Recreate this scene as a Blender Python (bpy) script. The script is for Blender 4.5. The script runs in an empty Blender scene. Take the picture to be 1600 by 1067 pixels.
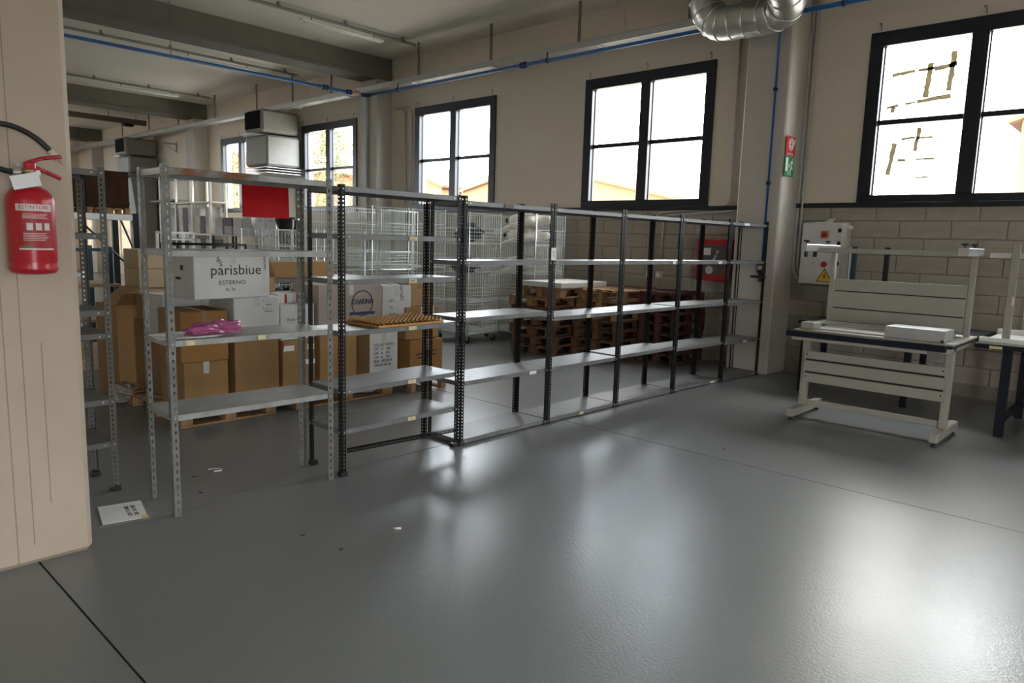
import bpy, bmesh, math, random
from mathutils import Vector, Matrix
random.seed(7)
S = bpy.context.scene
COL = S.collection
PI = math.pi

# ---------------------------------------------------------------- camera
cam = bpy.data.cameras.new('camera'); co = bpy.data.objects.new('camera', cam); COL.objects.link(co)
YAW, PIT, ROL = math.radians(42.899), math.radians(-7.998), math.radians(1.670)
fw = Vector((-math.sin(YAW)*math.cos(PIT), math.cos(YAW)*math.cos(PIT), math.sin(PIT)))
r0 = Vector((math.cos(YAW), math.sin(YAW), 0)); u0 = r0.cross(fw)
rr = r0*math.cos(ROL) + u0*math.sin(ROL); uu = u0*math.cos(ROL) - r0*math.sin(ROL)
co.matrix_world = Matrix(((rr.x, uu.x, -fw.x, 0), (rr.y, uu.y, -fw.y, 0), (rr.z, uu.z, -fw.z, 1.65), (0, 0, 0, 1)))
cam.sensor_width = 36; cam.lens = 1119.25/1600*36; cam.clip_start = .05; cam.clip_end = 500
S.camera = co

# ---------------------------------------------------------------- exposure, sky, sun
S.view_settings.view_transform = 'Standard'; S.view_settings.look = 'None'
S.view_settings.exposure = 0.22; S.view_settings.gamma = 1.0; S.view_settings.use_curve_mapping = False
SKY = 24.0
w = bpy.data.worlds.new('sky'); S.world = w; w.use_nodes = True
nt = w.node_tree; nt.nodes.clear()
o_ = nt.nodes.new('ShaderNodeOutputWorld'); bg = nt.nodes.new('ShaderNodeBackground'); bg.inputs[1].default_value = SKY
tc = nt.nodes.new('ShaderNodeTexCoord'); nz = nt.nodes.new('ShaderNodeTexNoise'); rp = nt.nodes.new('ShaderNodeValToRGB')
nz.inputs['Scale'].default_value = 2.2; nz.inputs['Detail'].default_value = 6
rp.color_ramp.elements[0].position = .40; rp.color_ramp.elements[0].color = (.78, .88, 1.0, 1)
rp.color_ramp.elements[1].position = .60; rp.color_ramp.elements[1].color = (1.0, .98, .93, 1)
nt.links.new(tc.outputs['Generated'], nz.inputs['Vector']); nt.links.new(nz.outputs['Fac'], rp.inputs['Fac'])
nt.links.new(rp.outputs['Color'], bg.inputs[0]); nt.links.new(bg.outputs[0], o_.inputs[0])
sun = bpy.data.lights.new('sun', 'SUN'); so = bpy.data.objects.new('sun', sun); COL.objects.link(so)
sun.energy = 4.0; sun.angle = math.radians(.6); sun.color = (1, .86, .66)
so.rotation_euler = Vector((.0, .99, -.11)).to_track_quat('-Z', 'Y').to_euler()

S.cycles.caustics_reflective = False; S.cycles.caustics_refractive = False
S.cycles.diffuse_bounces = 6; S.cycles.sample_clamp_indirect = 8
# ---------------------------------------------------------------- materials
MATS = {}
def mat(name, col, rough=.6, metal=0, var=.12, scale=8, bump=0, bscale=60, spec=.5, col2=None, lo=.45, hi=.6, rvar=0, coord='Object'):
    if name in MATS: return MATS[name]
    m = bpy.data.materials.new(name); m.use_nodes = True; n = m.node_tree; b = n.nodes['Principled BSDF']
    b.inputs['Roughness'].default_value = rough; b.inputs['Metallic'].default_value = metal
    b.inputs['Specular IOR Level'].default_value = spec
    b.inputs['Base Color'].default_value = (*col, 1)
    t = n.nodes.new('ShaderNodeTexCoord')
    if var or col2:
        z = n.nodes.new('ShaderNodeTexNoise'); z.inputs['Scale'].default_value = scale; z.inputs['Detail'].default_value = 7
        z.inputs['Roughness'].default_value = .62
        n.links.new(t.outputs[coord], z.inputs['Vector'])
        r = n.nodes.new('ShaderNodeValToRGB')
        if col2:
            r.color_ramp.elements[0].position = lo; r.color_ramp.elements[1].position = hi
            c1, c2 = col, col2
        else:
            r.color_ramp.elements[0].position = .3; r.color_ramp.elements[1].position = .7
            c1 = tuple(c*(1-var) for c in col); c2 = tuple(min(1, c*(1+var)) for c in col)
        r.color_ramp.elements[0].color = (*c1, 1); r.color_ramp.elements[1].color = (*c2, 1)
        n.links.new(z.outputs['Fac'], r.inputs['Fac']); n.links.new(r.outputs['Color'], b.inputs['Base Color'])
        if rvar:
            mr = n.nodes.new('ShaderNodeMapRange'); mr.inputs['From Min'].default_value = .3; mr.inputs['From Max'].default_value = .7
            mr.inputs['To Min'].default_value = rough-rvar; mr.inputs['To Max'].default_value = rough+rvar
            n.links.new(z.outputs['Fac'], mr.inputs['Value']); n.links.new(mr.outputs['Result'], b.inputs['Roughness'])
    if bump:
        z2 = n.nodes.new('ShaderNodeTexNoise'); z2.inputs['Scale'].default_value = bscale; z2.inputs['Detail'].default_value = 4
        n.links.new(t.outputs[coord], z2.inputs['Vector'])
        bp = n.nodes.new('ShaderNodeBump'); bp.inputs['Strength'].default_value = bump; bp.inputs['Distance'].default_value = .01
        n.links.new(z2.outputs['Fac'], bp.inputs['Height']); n.links.new(bp.outputs['Normal'], b.inputs['Normal'])
    MATS[name] = m
    return m
def emit(name, col, k):
    m = bpy.data.materials.new(name); m.use_nodes = True; b = m.node_tree.nodes['Principled BSDF']
    b.inputs['Emission Color'].default_value = (*col, 1); b.inputs['Emission Strength'].default_value = k
    MATS[name] = m; return m
def glassmat():
    m = bpy.data.materials.new('window_glass'); m.use_nodes = True; n = m.node_tree; n.nodes.clear()
    o = n.nodes.new('ShaderNodeOutputMaterial'); a = n.nodes.new('ShaderNodeBsdfTransparent'); g = n.nodes.new('ShaderNodeBsdfGlossy')
    a.inputs[0].default_value = (.95, .96, .96, 1); g.inputs['Roughness'].default_value = .02
    lw = n.nodes.new('ShaderNodeLayerWeight'); pw = n.nodes.new('ShaderNodeMath'); pw.operation = 'POWER'; pw.inputs[1].default_value = 5
    f = n.nodes.new('ShaderNodeMath'); f.operation = 'MULTIPLY_ADD'; f.inputs[1].default_value = .9; f.inputs[2].default_value = .04
    n.links.new(lw.outputs['Facing'], pw.inputs[0]); n.links.new(pw.outputs[0], f.inputs[0]); x = n.nodes.new('ShaderNodeMixShader')
    n.links.new(f.outputs[0], x.inputs[0]); n.links.new(a.outputs[0], x.inputs[1]); n.links.new(g.outputs[0], x.inputs[2]); n.links.new(x.outputs[0], o.inputs[0])
    return m
GLASS = glassmat()
def floormat():
    m = bpy.data.materials.new('grey_resin_floor'); m.use_nodes = True; n = m.node_tree; b = n.nodes['Principled BSDF']
    g = n.nodes.new('ShaderNodeNewGeometry')
    def noise(s, d=6):
        z = n.nodes.new('ShaderNodeTexNoise'); z.inputs['Scale'].default_value = s; z.inputs['Detail'].default_value = d
        n.links.new(g.outputs['Position'], z.inputs['Vector']); return z
    def ramp(z, a, b_, c1, c2):
        r = n.nodes.new('ShaderNodeValToRGB'); r.color_ramp.elements[0].position = a; r.color_ramp.elements[1].position = b_
        r.color_ramp.elements[0].color = (*c1, 1); r.color_ramp.elements[1].color = (*c2, 1)
        n.links.new(z.outputs['Fac'], r.inputs['Fac']); return r
    base = ramp(noise(.5, 3), .25, .75, (.190, .199, .201), (.220, .229, .230))
    speck = ramp(noise(14, 9), .745, .79, (0, 0, 0), (1, 1, 1))
    mx = n.nodes.new('ShaderNodeMix'); mx.data_type = 'RGBA'; mx.inputs['B'].default_value = (.06, .055, .05, 1)
    n.links.new(speck.outputs['Color'], mx.inputs['Factor']); n.links.new(base.outputs['Color'], mx.inputs['A'])
    n.links.new(mx.outputs['Result'], b.inputs['Base Color'])
    rz = noise(.9, 3); mr = n.nodes.new('ShaderNodeMapRange'); mr.inputs['From Min'].default_value = .3; mr.inputs['From Max'].default_value = .7
    mr.inputs['To Min'].default_value = .285; mr.inputs['To Max'].default_value = .335
    n.links.new(rz.outputs['Fac'], mr.inputs['Value']); n.links.new(mr.outputs['Result'], b.inputs['Roughness'])
    b.inputs['Specular IOR Level'].default_value = .44
    bz = noise(70, 2); bp = n.nodes.new('ShaderNodeBump'); bp.inputs['Strength'].default_value = .24; bp.inputs['Distance'].default_value = .004
    n.links.new(bz.outputs['Fac'], bp.inputs['Height']); n.links.new(bp.outputs['Normal'], b.inputs['Normal'])
    return m
FLOOR = floormat()
PLASTER = mat('wall_plaster', (.68, .595, .49), .85, var=.04, scale=1.2, bump=.05, bscale=30)
BLOCKM = mat('painted_block', (.38, .335, .28), .8, var=.10, scale=3, bump=.25, bscale=90, coord='Generated')
MORTAR = mat('block_mortar', (.27, .24, .20), .9, var=.08)
CEIL = mat('ceiling_paint', (.66, .62, .54), .85, var=.05, scale=.8)
CONC = mat('grey_concrete', (.17, .157, .13), .85, var=.10, scale=2, bump=.1, bscale=25)
COLM = mat('column_paint', (.52, .48, .43), .7, var=.05, scale=1.5)
NEARCOL = mat('near_column_paint', (.45, .37, .285), .8, var=.06, scale=2.5, bump=.06, bscale=12)
BLACKF = mat('dark_window_frame', (.010, .012, .018), .35, var=.1)
STEEL = mat('dark_grey_shelf_steel', (.12, .118, .112), .42, .35, var=.25, scale=6, rvar=.08)
POSTD = mat('dark_post_steel', (.010, .0098, .0095), .5, .0, var=.25, scale=9, spec=.25)
SHELFTOP = mat('worn_grey_shelf', (.17, .17, .167), .40, .1, var=.22, scale=4, rvar=.08)
GALV = mat('light_grey_shelf_steel', (.36, .364, .35), .42, .3, var=.22, scale=7, rvar=.08)
RUST = mat('rusty_shelf_edge', (.20, .195, .18), .6, .2, col2=(.17, .075, .03), lo=.42, hi=.55, scale=6)
BLACK = mat('black_plastic', (.012, .012, .013), .45)
WHITE = mat('white_paint', (.78, .78, .76), .5, var=.05)
PAPER = mat('white_paper', (.75, .75, .74), .7, var=.04)
KRAFT = [mat('kraft_card_%d' % i, c, .8, var=.10, scale=5) for i, c in enumerate([(.30, .165, .06), (.28, .135, .036), (.36, .22, .105), (.27, .15, .058), (.45, .40, .34), (.55, .43, .28)])]
WCARD = mat('white_card', (.60, .585, .56), .75, var=.08, scale=3)
TAPE = mat('brown_tape', (.30, .19, .09), .25, var=.08)
CTAPE = mat('clear_tape', (.55, .53, .5), .15, var=.1)
INK = mat('black_ink', (.02, .02, .022), .7, var=0)
BLUEINK = mat('blue_ink', (.03, .035, .09), .7, var=0)
LABELY = mat('yellow_label', (.62, .52, .30), .7, var=.25, scale=30)
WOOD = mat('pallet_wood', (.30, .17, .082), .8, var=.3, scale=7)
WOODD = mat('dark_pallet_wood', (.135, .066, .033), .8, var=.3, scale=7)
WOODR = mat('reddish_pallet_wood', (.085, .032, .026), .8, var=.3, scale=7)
BLUE = mat('blue_pipe', (.008, .105, .32), .4, var=.05)
NAVY = mat('navy_fitting', (.01, .02, .08), .4)
ZINC = mat('zinc_tray', (.52, .52, .50), .35, .6, var=.12, scale=6)
DUCT = mat('galvanised_duct', (.62, .61, .59), .36, .9, var=.12, scale=5)
DUCTG = mat('grey_duct', (.30, .295, .27), .55, .0, var=.08, spec=.3)
REDP = mat('red_paint', (.42, .012, .022), .28, var=.06)
REDS = mat('red_sheet', (.44, .006, .008), .55, var=.08, scale=4, spec=.2)
BENCH = mat('bench_grey_paint', (.34, .325, .28), .45, var=.06, scale=5)
ALU = mat('aluminium', (.62, .62, .61), .3, .85, var=.08)
NAVYRUB = mat('navy_edge', (.008, .009, .018), .5, spec=.3)
WIRE = mat('wire_zinc', (.72, .77, .74), .3, .5, var=.1)
SKIN = mat('mannequin_white', (.82, .76, .66), .5, var=.05)
TEAL = mat('dark_teal_paint', (.012, .045, .065), .45, var=.2)
CONDUIT = mat('grey_conduit', (.48, .47, .45), .5, var=.06)
ORANGE = mat('orange_foam', (.44, .225, .06), .7, var=.18, scale=20)
PINK = mat('pink_plastic', (.33, .085, .19), .2, var=.25, scale=9)

# ---------------------------------------------------------------- mesh builder
class MB:
    def __init__(s): s.v = []; s.f = []; s.s = []
    def add(s, vs, fs, smooth=False, M=None):
        k = len(s.v)
        s.v += [tuple(M @ Vector(p)) for p in vs] if M is not None else [tuple(p) for p in vs]
        s.f += [tuple(i+k for i in f) for f in fs]; s.s += [smooth]*len(fs)
        return s
    def box(s, x0, x1, y0, y1, z0, z1, M=None):
        v = [(x, y, z) for z in (z0, z1) for y in (y0, y1) for x in (x0, x1)]
        return s.add(v, [(0, 2, 3, 1), (4, 5, 7, 6), (0, 1, 5, 4), (2, 6, 7, 3), (0, 4, 6, 2), (1, 3, 7, 5)], M=M)
    def cb(s, x0, x1, y0, y1, z0, z1, c=.005, M=None):      # chamfered box
        c = min(c, (x1-x0)*.45, (y1-y0)*.45, (z1-z0)*.45)
        bm = bmesh.new(); bmesh.ops.create_cube(bm, size=1)
        for p in bm.verts: p.co = ((x0+x1)/2+p.co.x*(x1-x0), (y0+y1)/2+p.co.y*(y1-y0), (z0+z1)/2+p.co.z*(z1-z0))
        bmesh.ops.bevel(bm, geom=bm.edges[:], offset=c, segments=1, affect='EDGES', profile=.5)
        bm.verts.index_update()
        s.add([p.co.copy() for p in bm.verts], [[q.index for q in f.verts] for f in bm.faces], M=M); bm.free()
        return s
    def tube(s, pts, r, n=8, M=None, caps=True):
        P = [Vector(p) for p in pts]; R = r if isinstance(r, (list, tuple)) else [r]*len(P)
        t = [(P[min(i+1, len(P)-1)]-P[max(i-1, 0)]).normalized() for i in range(len(P))]
        a = t[0].orthogonal().normalized(); vs = []; fs = []
        for i, p in enumerate(P):
            a = (a - t[i]*a.dot(t[i])).normalized(); b = t[i].cross(a)
            for k in range(n):
                an = 2*PI*(k+.5)/n; vs.append(p+(a*math.cos(an)+b*math.sin(an))*R[i])
        for i in range(len(P)-1):
            for k in range(n):
                k2 = (k+1) % n; fs.append((i*n+k, i*n+k2, (i+1)*n+k2, (i+1)*n+k))
        s.add(vs, fs, n > 4, M)
        if caps:
            k = len(s.v)-len(vs)
            s.f += [tuple(k+i for i in range(n))[::-1], tuple(k+len(vs)-n+i for i in range(n))]; s.s += [False, False]
        return s
    def wire(s, p, q, r): return s.tube([p, q], r, 4)
    def lathe(s, prof, n=24, M=None):
        vs = []; fs = []
        for (r, z) in prof:
            for k in range(n): vs.append((r*math.cos(2*PI*k/n), r*math.sin(2*PI*k/n), z))
        for i in range(len(prof)-1):
            for k in range(n):
                k2 = (k+1) % n; fs.append((i*n+k, i*n+k2, (i+1)*n+k2, (i+1)*n+k))
        s.add(vs, fs, True, M)
        k = len(s.v)-len(vs)
        s.f += [tuple(k+i for i in range(n))[::-1], tuple(k+len(vs)-n+i for i in range(n))]; s.s += [False, False]
        return s
    def prism(s, poly, d, M=None):                         # polygon in xy extruded 0..d in z
        n = len(poly); vs = [(x, y, 0) for x, y in poly]+[(x, y, d) for x, y in poly]
        fs = [tuple(range(n))[::-1], tuple(range(n, 2*n))]+[(i, (i+1) % n, n+(i+1) % n, n+i) for i in range(n)]
        return s.add(vs, fs, M=M)
    def mesh(s, name, m):
        me = bpy.data.meshes.new(name); me.from_pydata(s.v, [], s.f); me.polygons.foreach_set('use_smooth', s.s)
        me.materials.append(m); me.update(); return me
    def build(s, name, m, parent=None, loc=None, rot=None, kind=None):
        return ob(name, s.mesh(name, m), parent, loc, rot, kind)
def ob(name, me, parent=None, loc=None, rot=None, kind=None):
    o = bpy.data.objects.new(name, me); COL.objects.link(o)
    if parent: o.parent = parent
    if loc: o.location = loc
    if rot: o.rotation_euler = rot
    if kind: o['kind'] = kind
    return o
def thing(name, label, cat, loc=(0, 0, 0), rz=0, group=None):
    o = ob(name, None, None, loc, (0, 0, rz)); o.empty_display_size = .1
    return tag(o, label, cat, group)
def tag(o, label, cat, group=None):
    o['label'] = label; o['category'] = cat
    if group: o['group'] = group
    return o
def copy_tree(o, parent=None):
    c = o.copy(); COL.objects.link(c); c.parent = parent
    for ch in list(o.children): copy_tree(ch, c)
    return c
def struct(name, mb, m, parent=None):
    return mb.build(name, m, parent, kind=None if parent else 'structure')
def TR(x, y, z, rx=0, ry=0, rz=0):
    return Matrix.Translation((x, y, z)) @ Matrix.Rotation(rz, 4, 'Z') @ Matrix.Rotation(ry, 4, 'Y') @ Matrix.Rotation(rx, 4, 'X')
FX = Matrix(((0, 0, 1, 0), (1, 0, 0, 0), (0, 1, 0, 0), (0, 0, 0, 1)))     # text plane looking to +X
FY = Matrix(((1, 0, 0, 0), (0, 0, -1, 0), (0, 1, 0, 0), (0, 0, 0, 1)))    # text plane looking to -Y
def text_mesh(body, size, m, align='CENTER', bold=0):
    cu = bpy.data.curves.new('t', 'FONT'); cu.body = body; cu.size = size; cu.align_x = align; cu.align_y = 'CENTER'
    cu.resolution_u = 2; cu.extrude = .0004; cu.offset = bold
    o = bpy.data.objects.new('t', cu); COL.objects.link(o)
    dg = bpy.context.evaluated_depsgraph_get(); me = bpy.data.meshes.new_from_object(o.evaluated_get(dg))
    bpy.data.objects.remove(o); bpy.data.curves.remove(cu)
    me.materials.clear(); me.materials.append(m); return me
def text(body, size, M, m, parent, name='lettering', align='CENTER', sx=1, bold=0):
    me = text_mesh(body, size, m, align, bold); me.transform(M @ Matrix.Diagonal((sx, 1, 1, 1)))
    return ob(name, me, parent)
def arc(c, r, a0, a1, n, plane='xz'):
    out = []
    for i in range(n+1):
        a = a0+(a1-a0)*i/n; x, y = r*math.cos(a), r*math.sin(a)
        out.append((c[0]+x, c[1], c[2]+y) if plane == 'xz' else (c[0], c[1]+x, c[2]+y) if plane == 'yz' else (c[0]+x, c[1]+y, c[2]))
    return out

# ================================================================ STRUCTURE
XW, XE, YS, YN, ZC = -33.0, 5.2, -5.0, 9.6, 5.3
fl = ob('floor', MB().box(XW, XE, YS, YN, -.25, -.05).mesh('floor', mat('joint_filler', (.02, .02, .02), .8)), kind='structure')
slab = MB().box(.005, 4.345, .005, 4.24, -.06, 0).mesh('slab', FLOOR)
for i in range(-9, 3):
    for j in range(-2, 3):
        x, y = -4.215+4.35*i-4.35*0, .888+4.245*j
        if x+4.3 < XW or x > XE or y > 9.3: 
            continue
        o = ob('slab', slab, fl, (x, y, 0))
for j in range(1):
    MB().box(XW, XE, 9.3815, 9.62, -.06, 0).build('edge_slab', FLOOR, fl)

WINX = [-20.44+4.335*i for i in range(6)]           # left edges of the windows in the long wall
WW, WZ0, WZ1 = 2.30, 2.215, 4.257
mb = MB()
mb.box(XW, XE, YN, 9.9, WZ1, ZC+.3)
edges = [XW]
for x in WINX: edges += [x, x+WW]
edges.append(XE)
for k in range(0, len(edges), 2): mb.box(edges[k], edges[k+1], YN, 9.9, WZ0, WZ1)
mb.box(XW, -12.9, YN+.012, 9.9, 0, WZ0); 
mb.box(-12.9, XE, YN+.02, 9.9, 0, WZ0)
wn = struct('wall_north', mb, PLASTER)
mb = MB().box(-12.9, XE, YN+.015, YN+.021, 0, WZ0-.02); mb.build('mortar', MORTAR, wn)
bl = MB().cb(0, .538, -.001, .018, 0, .199, .004).mesh('block', BLOCKM)
blh = MB().cb(0, .262, -.001, .018, 0, .199, .004).mesh('block', BLOCKM)
nb = 0
for r in range(10):
    z = 2.022-.208*(r+1)+.005
    off = .27 if r % 2 else 0
    x = -1.486+.006-off+.548*1
    while x > -12.3:
        x -= .548
        if -4.35 < x+.27 < -3.95: continue
        if nb < 296 and z > 0: ob('block', bl, wn, (x, YN, z)); nb += 1
x = -1.486+.006+.27
while x > -12.3:
    x -= .548
    if nb < 318: ob('block', bl, wn, (x, YN, 2.022+.005)).scale = (1, 1, .95); nb += 1
mb = MB().box(XW, -12.9, YN-.02, YN+.012, WZ0-.035, WZ0-.005); mb.build('ledge', mat('pale_ledge', (.6, .58, .52), .7), wn)
mb = MB().cb(-3.85, XE, YN-.055, YN+.02, WZ0-.03, WZ0+.03, .004).cb(-12.5, -4.43, YN-.055, YN+.02, WZ0-.045, WZ0+.012, .004)
mb.build('steel_ledge', BLACKF, wn)
WWY = [(-4.4, -2.1), (-1.2, 1.1), (2.2, 4.5)]                 # hidden windows added to the far end wall for fill light
mb = MB().box(XW-.3, XW, YS, YN, 0, WZ0).box(XW-.3, XW, YS, YN, WZ1, ZC); ys = [YS]+[q for e in WWY for q in e]+[YN]
for k in range(0, len(ys), 2): mb.box(XW-.3, XW, ys[k], ys[k+1], WZ0, WZ1)
struct('wall_west', mb, PLASTER)
EW = [(-1.7, .9)]                                            # unseen doorway added in the east wall behind the camera for fill light
mb = MB().box(XE, XE+.3, YS, EW[0][0], 0, ZC).box(XE, XE+.3, EW[0][1], YN, 0, ZC).box(XE, XE+.3, EW[0][0], EW[0][1], 2.3, ZC)
struct('wall_east', mb, PLASTER)
SW = [(-32.6, -30.3), (-29.9, -27.6), (3.3, 5.1)]              # windows added to the rear wall outside the frame for fill light
mb = MB().box(XW, XE, YS-.3, YS, 0, WZ0).box(XW, XE, YS-.3, YS, 4.6, ZC); xs = [XW]+[q for e in SW[:2] for q in e]+[-26.75]
for k in range(0, len(xs), 2): mb.box(xs[k], xs[k+1], YS-.3, YS, WZ0, 4.6)
for a, b in SW: mb.box(a, b, YS-.3, YS, WZ1, 4.6)
mb.box(-26.2, SW[2][0], YS-.3, YS, WZ0, 4.6).box(SW[2][1], XE, YS-.3, YS, WZ0, 4.6)  # unseen slit left open beside this piece, added to pass a sun strip
struct('wall_south', mb, PLASTER)
struct('ceiling', MB().box(XW, XE, YS, YN+.3, ZC, ZC+.3), CEIL)
for xr in (-3.85, -12.55, -21.3, -30.15):
    b = struct('ceiling_beam', MB().cb(xr-.57, xr, YS, YN, 4.87, ZC+.01, .012).box(xr-.60, xr+.02, YS, YN, 4.945, 4.975).box(xr-.59, xr+.01, YS, YN, 4.90, 4.92), CONC)
def wall_column(xr, yf):
    mb = MB().cb(xr-.58, xr, yf, YN+.01, 0, 4.87, .02)
    c = struct('wall_column', mb, COLM)
    return c
for xr, yf in ((-3.84, 9.035), (-12.55, 9.2), (-21.3, 9.2), (-30.15, 9.2)): wall_column(xr, yf)
# near column with the extinguisher
nc = struct('near_column', MB().cb(-4.47, -3.97, .60, 1.128, 0, ZC, .026), NEARCOL)
for k, (a, b, y, zz) in enumerate(((.0, 2.3, .80, 1), (.1, 5.2, .87, 1), (.3, 1.1, .95, 1))):
    MB().box(-3.9705, -3.9692, y-.002, y+.002, a, b).build('board_seam', mat('seam', (.26, .21, .16), .8), nc)

# ---- windows
def make_window(k, x0):
    r = ob('window_%d' % k, None, None, (x0, YN, WZ0)); r['kind'] = 'structure'
    W, H = WW, WZ1-WZ0; y0, y1 = -.03, .10
    st, tp, bt, mu = .15, .165, .12, .17
    MB().cb(0, W, y0, y1, H-tp, H, .006).build('frame_head', BLACKF, r)
    MB().cb(0, W, y0, y1, 0, bt, .006).build('frame_sill', BLACKF, r)
    MB().cb(0, st, y0, y1, bt, H-tp, .006).build('frame_stile', BLACKF, r)
    MB().cb(W-st, W, y0, y1, bt, H-tp, .006).build('frame_stile', BLACKF, r)
    MB().cb(W/2-mu/2, W/2+mu/2, y0, y1, bt, H-tp, .006).build('frame_mullion', BLACKF, r)
    zm = bt+(H-tp-bt)*.495
    for a, b in ((st, W/2-mu/2), (W/2+mu/2, W-st)):
        MB().cb(a, b, .03, y1, zm-.03, zm+.03, .004).build('glazing_bar', BLACKF, r)
        for c, d in ((bt, zm-.03), (zm+.03, H-tp)):
            MB().box(a, b, .066, .072, c, d).build('pane', GLASS, r)
        MB().box(a, a+.012, .05, .064, bt, H-tp).box(b-.012, b, .05, .064, bt, H-tp).build('glazing_bead', BLACKF, r)
    pass
    for hx in (.08, W*.5, W-.1):
        MB().tube([(hx, .005, H+.10), (hx, -.03, H+.10), (hx+.03, -.05, H+.095), (hx+.035, -.05, H+.01)], .005, 5).build('hook', mat('rusty_hook', (.16, .11, .08), .7), r)
    MB().box(-.02, W+.02, .2, .36, -.06, 0).build('outer_sill', mat('outer_stone', (.55, .53, .5), .8), r)
    return r
wins = [make_window(i+1, x) for i, x in enumerate(WINX)]
for k, (a, b) in enumerate(WWY):  # added windows out of view, brighten the far end
    r = make_window(7+k, 0); r.location = (XW, a, WZ0); r.rotation_euler = (0, 0, PI/2)
d1 = ob('fill_light_door_1', None, None, (XE, EW[0][0], 0)); d1['kind'] = 'structure'  # added doorway with frame and roller housing, unseen, lets in fill light
for a in ((-.03, .05, 0, .08, 0, 2.3), (-.03, .05, 2.52, 2.6, 0, 2.3), (-.03, .05, .08, 2.52, 2.2, 2.3)): MB().cb(*a, .005).build('fill_door_frame', BLACKF, d1)
MB().cb(-.28, -.02, -.05, 2.65, 2.32, 2.6, .03).build('fill_door_box', ZINC, d1)
for k, (a, b) in enumerate(SW):  # added rear windows, never in view, brighten the hall
    r = make_window(12+k, 0); r.location = (b, YS, WZ0); r.rotation_euler = (0, 0, PI); r.scale = ((b-a)/WW, 1, 1)
# light portals: sample the sky through the window openings
def portal(loc, rot, w_=WW, h_=WZ1-WZ0):
    L = bpy.data.lights.new('sky_portal', 'AREA'); L.shape = 'RECTANGLE'; L.size = w_; L.size_y = h_; L.cycles.is_portal = True
    po = bpy.data.objects.new('sky_portal', L); COL.objects.link(po); po.location = loc; po.rotation_euler = rot
zc = (WZ0+WZ1)/2
for r in wins: portal((r.location.x+WW/2, 9.93, zc), (-PI/2, 0, 0))
for a, b in EW: portal((XE+.33, (a+b)/2, 1.15), (PI/2, 0, PI/2), b-a, 2.3)
for a, b in WWY: portal((XW-.33, (a+b)/2, zc), (PI/2, 0, -PI/2))
for a, b in SW: portal(((a+b)/2, YS-.33, zc), (PI/2, 0, 0))
# masking tape left on the near window
TAPEM = mat('old_masking_tape', (.33, .31, .22), .8, var=.15, scale=12)
n_ = TAPEM.node_tree; tb = n_.nodes.new('ShaderNodeBsdfTranslucent'); tb.inputs[0].default_value = (.14, .125, .085, 1)
ad = n_.nodes.new('ShaderNodeAddShader'); n_.links.new(n_.nodes['Principled BSDF'].outputs[0], ad.inputs[0]); n_.links.new(tb.outputs[0], ad.inputs[1]); n_.links.new(ad.outputs[0], n_.nodes['Material Output'].inputs[0])
w4 = wins[4]
def tp(x0, z0, x1, z1, wd):
    a = math.atan2(z1-z0, x1-x0); L = math.hypot(x1-x0, z1-z0)
    rg = []; n = max(4, int(L/.03))
    for i in range(n+1): rg.append((L*i/n, wd/2*(.75+.5*random.random())))
    for i in range(n, -1, -1): rg.append((L*i/n, -wd/2*(.75+.5*random.random())))
    MB().prism(rg, .0015, TR(x0, .064, z0) @ FY @ Matrix.Rotation(a, 4, 'Z')).build('tape_strip', TAPEM, w4)
for s in ((.25, 1.54, .50, 1.56, .045), (.53, 1.56, .70, 1.565, .035), (.70, 1.555, .93, 1.585, .055), (.635, 1.24, .66, 1.63, .06), (.87, 1.29, .89, 1.73, .06), (.55, 1.20, .90, 1.235, .05), (.42, 1.19, .53, 1.20, .03), (.22, 1.16, .35, 1.185, .035), (.29, 1.10, .30, 1.17, .05),
          (.31, .36, .35, .74, .055), (.42, .78, .57, .79, .03), (.58, .78, .76, .785, .025), (.58, .63, .61, .90, .045), (.40, .53, .49, .53, .035), (.60, .535, .80, .535, .025), (.61, .32, .75, .325, .022)): tp(*s)

# ================================================================ OUTSIDE
g = struct('ground_outside', MB().box(-120, 60, 9.95, 120, -.6, -.5).box(-120, 60, -80, -5.35, -.6, -.5).box(-120, -33.35, -5.35, 9.95, -.6, -.5).box(5.55, 60, -5.35, 9.95, -.6, -.5), mat('yard', (.30, .28, .25), .9))
OCH = mat('ochre_render', (.15, .092, .04), .9, var=.15, scale=.6); REDB = mat('red_brick_wall', (.14, .045, .022), .9, var=.12, scale=1.5)
ROOFM = mat('terracotta_roof', (.11, .055, .03), .9, var=.15, scale=4)
def house(name, label, x0, x1, y0, y1, h, ridge, wm, wins_=(), cat='building'):
    r = thing(name, label, cat, ((x0+x1)/2, y0, -.5)); hw = (x1-x0)/2; d = y1-y0
    MB().prism([(-hw, 0), (hw, 0), (hw, h+.5), (0, ridge+.5), (-hw, h+.5)], -d, FY).build('wall', wm, r)
    for sgn in (-1, 1):
        L = math.hypot(hw+.3, ridge-h); a = math.atan2(ridge-h, hw)
        MB().box(0, L+.1, -.3, d, 0, .14, TR(0, 0, ridge+.5) @ Matrix.Rotation(a if sgn > 0 else PI-a, 4, 'Y') @ TR(0, 0, 0 if sgn > 0 else -.14)).build('roof_slope', ROOFM, r)
    for (x, z, ww, hh) in wins_:
        f = MB().cb(x-ww/2, x+ww/2, -.05, .02, z+.5, z+.5+hh, .02).build('window', mat('far_window_frame', (.7, .68, .62), .7), r)
        MB().box(x-ww/2+.08, x+ww/2-.08, -.06, -.05, z+.58, z+.42+hh).build('pane', mat('far_pane', (.12, .12, .13), .2), f)
    return r
house('gabled_shed', 'long ochre gabled shed outside behind the two middle windows', -37, -16, 30, 46, 3.4, 5.7, OCH)
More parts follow.
